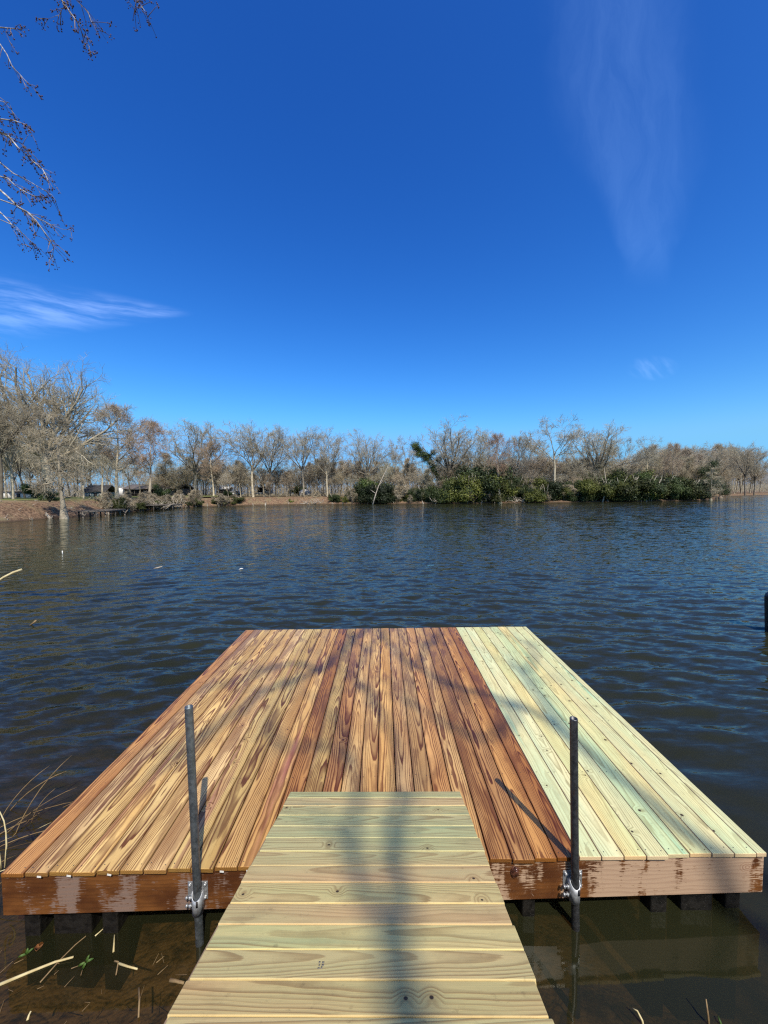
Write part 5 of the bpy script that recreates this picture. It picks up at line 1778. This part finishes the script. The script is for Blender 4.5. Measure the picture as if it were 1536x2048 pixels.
for p in bud_pts:
    for q in range(ro.randint(1, 4)):
        c = p + Vector((ro.uniform(-.022, .022), ro.uniform(-.022, .022), ro.uniform(-.022, .022))) - base
        s_ = ro.uniform(0.005, 0.009)
        d = Vector((ro.uniform(-.4, .6), ro.uniform(-.5, .5), ro.uniform(-1, 0.6))).normalized()
        bud_mb.tube([c - d * s_ * 1.3, c - d * s_ * 0.4, c + d * s_ * 0.6, c + d * s_ * 1.5], [s_ * 0.45, s_, s_ * 0.8, s_ * 0.1], 5)
bo = bud_mb.build('buds', M_BUD, tree, True)
bo['kind'] = 'stuff'

# ------------------------------------------------------------------ tree on the near bank behind the viewer: its limbs throw the soft bands of shade
shade = empty('bank_tree', (8.2, -12.0, 1.5), 0.0, 'bare tree on the near bank whose limbs shade the boards', 'tree')
sb = Vector((8.2, -12.0, 1.5))
mb = MB()
T_ = [Vector((0, 0, -0.5)), Vector((0.1, 0, 3)), Vector((-0.1, 0.1, 7)), Vector((-0.2, 0.1, 11)), Vector((-0.1, 0, 14)), Vector((0.2, -0.2, 19))]
mb.tube(T_, [0.40, 0.32, 0.27, 0.21, 0.16, 0.05], 10)
mb.build('trunk', M_BARKN, shade, True)
limb_mb, brs = MB(), MB()


def lift(p, t): return Vector(p) + S * t - sb


def shade_limb(path, t, r0_, r1_, twigs=4, root=None):
    P = [lift(p, t + 0.25 * i) for i, p in enumerate(path)]
    # dense resample through a smooth curve
    out = []
    for i in range(len(P) - 1):
        a0, a1, a2, a3 = P[max(i - 1, 0)], P[i], P[i + 1], P[min(i + 2, len(P) - 1)]
        for q in range(4):
            u_ = q / 4
            out.append(0.5 * ((2 * a1) + (a2 - a0) * u_ + (2 * a0 - 5 * a1 + 4 * a2 - a3) * u_ * u_ + (3 * a1 - a0 - 3 * a2 + a3) * u_ ** 3) + Vector((ro.uniform(-.03, .03), ro.uniform(-.03, .03), 0)))
    out.append(P[-1])
    if root is not None:
        out = [Vector(root), Vector(root).lerp(out[0], 0.55) + Vector((0, 0, 0.4))] + out
    n = len(out)
    limb_mb.tube(out, [0.88 * (r0_ + (r1_ - r0_) * i / (n - 1)) for i in range(n)], 8)
    for k in range(twigs):
        i = ro.randrange(n // 3, n - 1)
        d = (out[i + 1] - out[i]).normalized()
        a = arc(out[i], d + Vector((ro.uniform(-1, 1), ro.uniform(-1, 1), ro.uniform(-0.3, 0.8))), ro.uniform(0.5, 1.3), (ro.uniform(-.6, .6), ro.uniform(-.6, .6), 0), 5)
        brs.tube(a, [0.022, 0.018, 0.014, 0.011, 0.008, 0.004], 5)


zd = 0.45
# along the ramp
shade_limb([(0.10, 0.5, 1.25), (0.05, 1.25, 1.05), (0.05, 1.7, 0.88), (0.02, 2.15, 0.74), (0.05, 2.6, 0.6), (0.10, 3.1, zd), (0.02, 3.7, zd)], 16.5, 0.085, 0.03, 4, T_[4])
shade_limb([(0.3, 0.4, 1.2), (0.10, 1.2, 1.1), (-0.10, 1.8, 0.85), (-0.22, 2.3, 0.68), (-0.22, 2.7, 0.56), (-0.30, 3.2, zd), (-0.55, 4.0, zd)], 19.0, 0.075, 0.03, 4, T_[4])
# diagonal across the boards
shade_limb([(3.2, 1.0, 0.2), (2.15, 2.42, zd), (2.02, 2.75, zd), (1.85, 3.2, zd), (1.72, 3.7, zd), (1.45, 4.15, zd), (0.9, 4.5, zd), (0.5, 4.95, zd), (0.15, 5.6, zd), (-0.1, 6.6, zd)], 19.0, 0.078, 0.04, 9, T_[4])
shade_limb([(1.45, 4.15, zd), (1.2, 3.7, zd), (0.85, 3.6, zd), (0.5, 3.9, zd), (0.2, 4.3, zd)], 19.5, 0.045, 0.03, 5)
shade_limb([(1.72, 3.7, zd), (1.8, 4.3, zd), (1.8, 4.8, zd), (2.1, 5.3, zd), (2.3, 6.0, zd)], 20, 0.05, 0.03, 6)
shade_limb([(-0.1, 7.2, zd), (-0.5, 6.1, zd), (-0.88, 5.02, zd), (-1.3, 4.63, zd), (-1.59, 4.09, zd), (-1.75, 3.6, zd), (-1.95, 3.1, zd)], 20.5, 0.06, 0.04, 9)
shade_limb([(-0.88, 5.02, zd), (-1.3, 5.2, zd), (-1.8, 4.8, zd), (-2.2, 4.5, zd)], 21, 0.05, 0.03, 5)
shade_limb([(-0.30, 3.2, zd), (-0.6, 3.5, zd), (-0.85, 3.45, zd), (-1.2, 3.75, zd)], 20, 0.04, 0.03, 5)
shade_limb([(0.02, 3.7, zd), (-0.2, 4.4, zd), (-0.45, 4.9, zd), (-0.3, 5.6, zd), (-0.6, 6.3, zd)], 20, 0.045, 0.03, 6)
shade_limb([(0.45, 5.15, zd), (0.6, 5.7, zd), (0.9, 6.3, zd)], 20, 0.045, 0.03, 5)
limb_mb.build('limbs', M_BARKN, shade, True)['kind'] = 'stuff'
brs.build('branches', M_BARKN, shade)['kind'] = 'stuff'
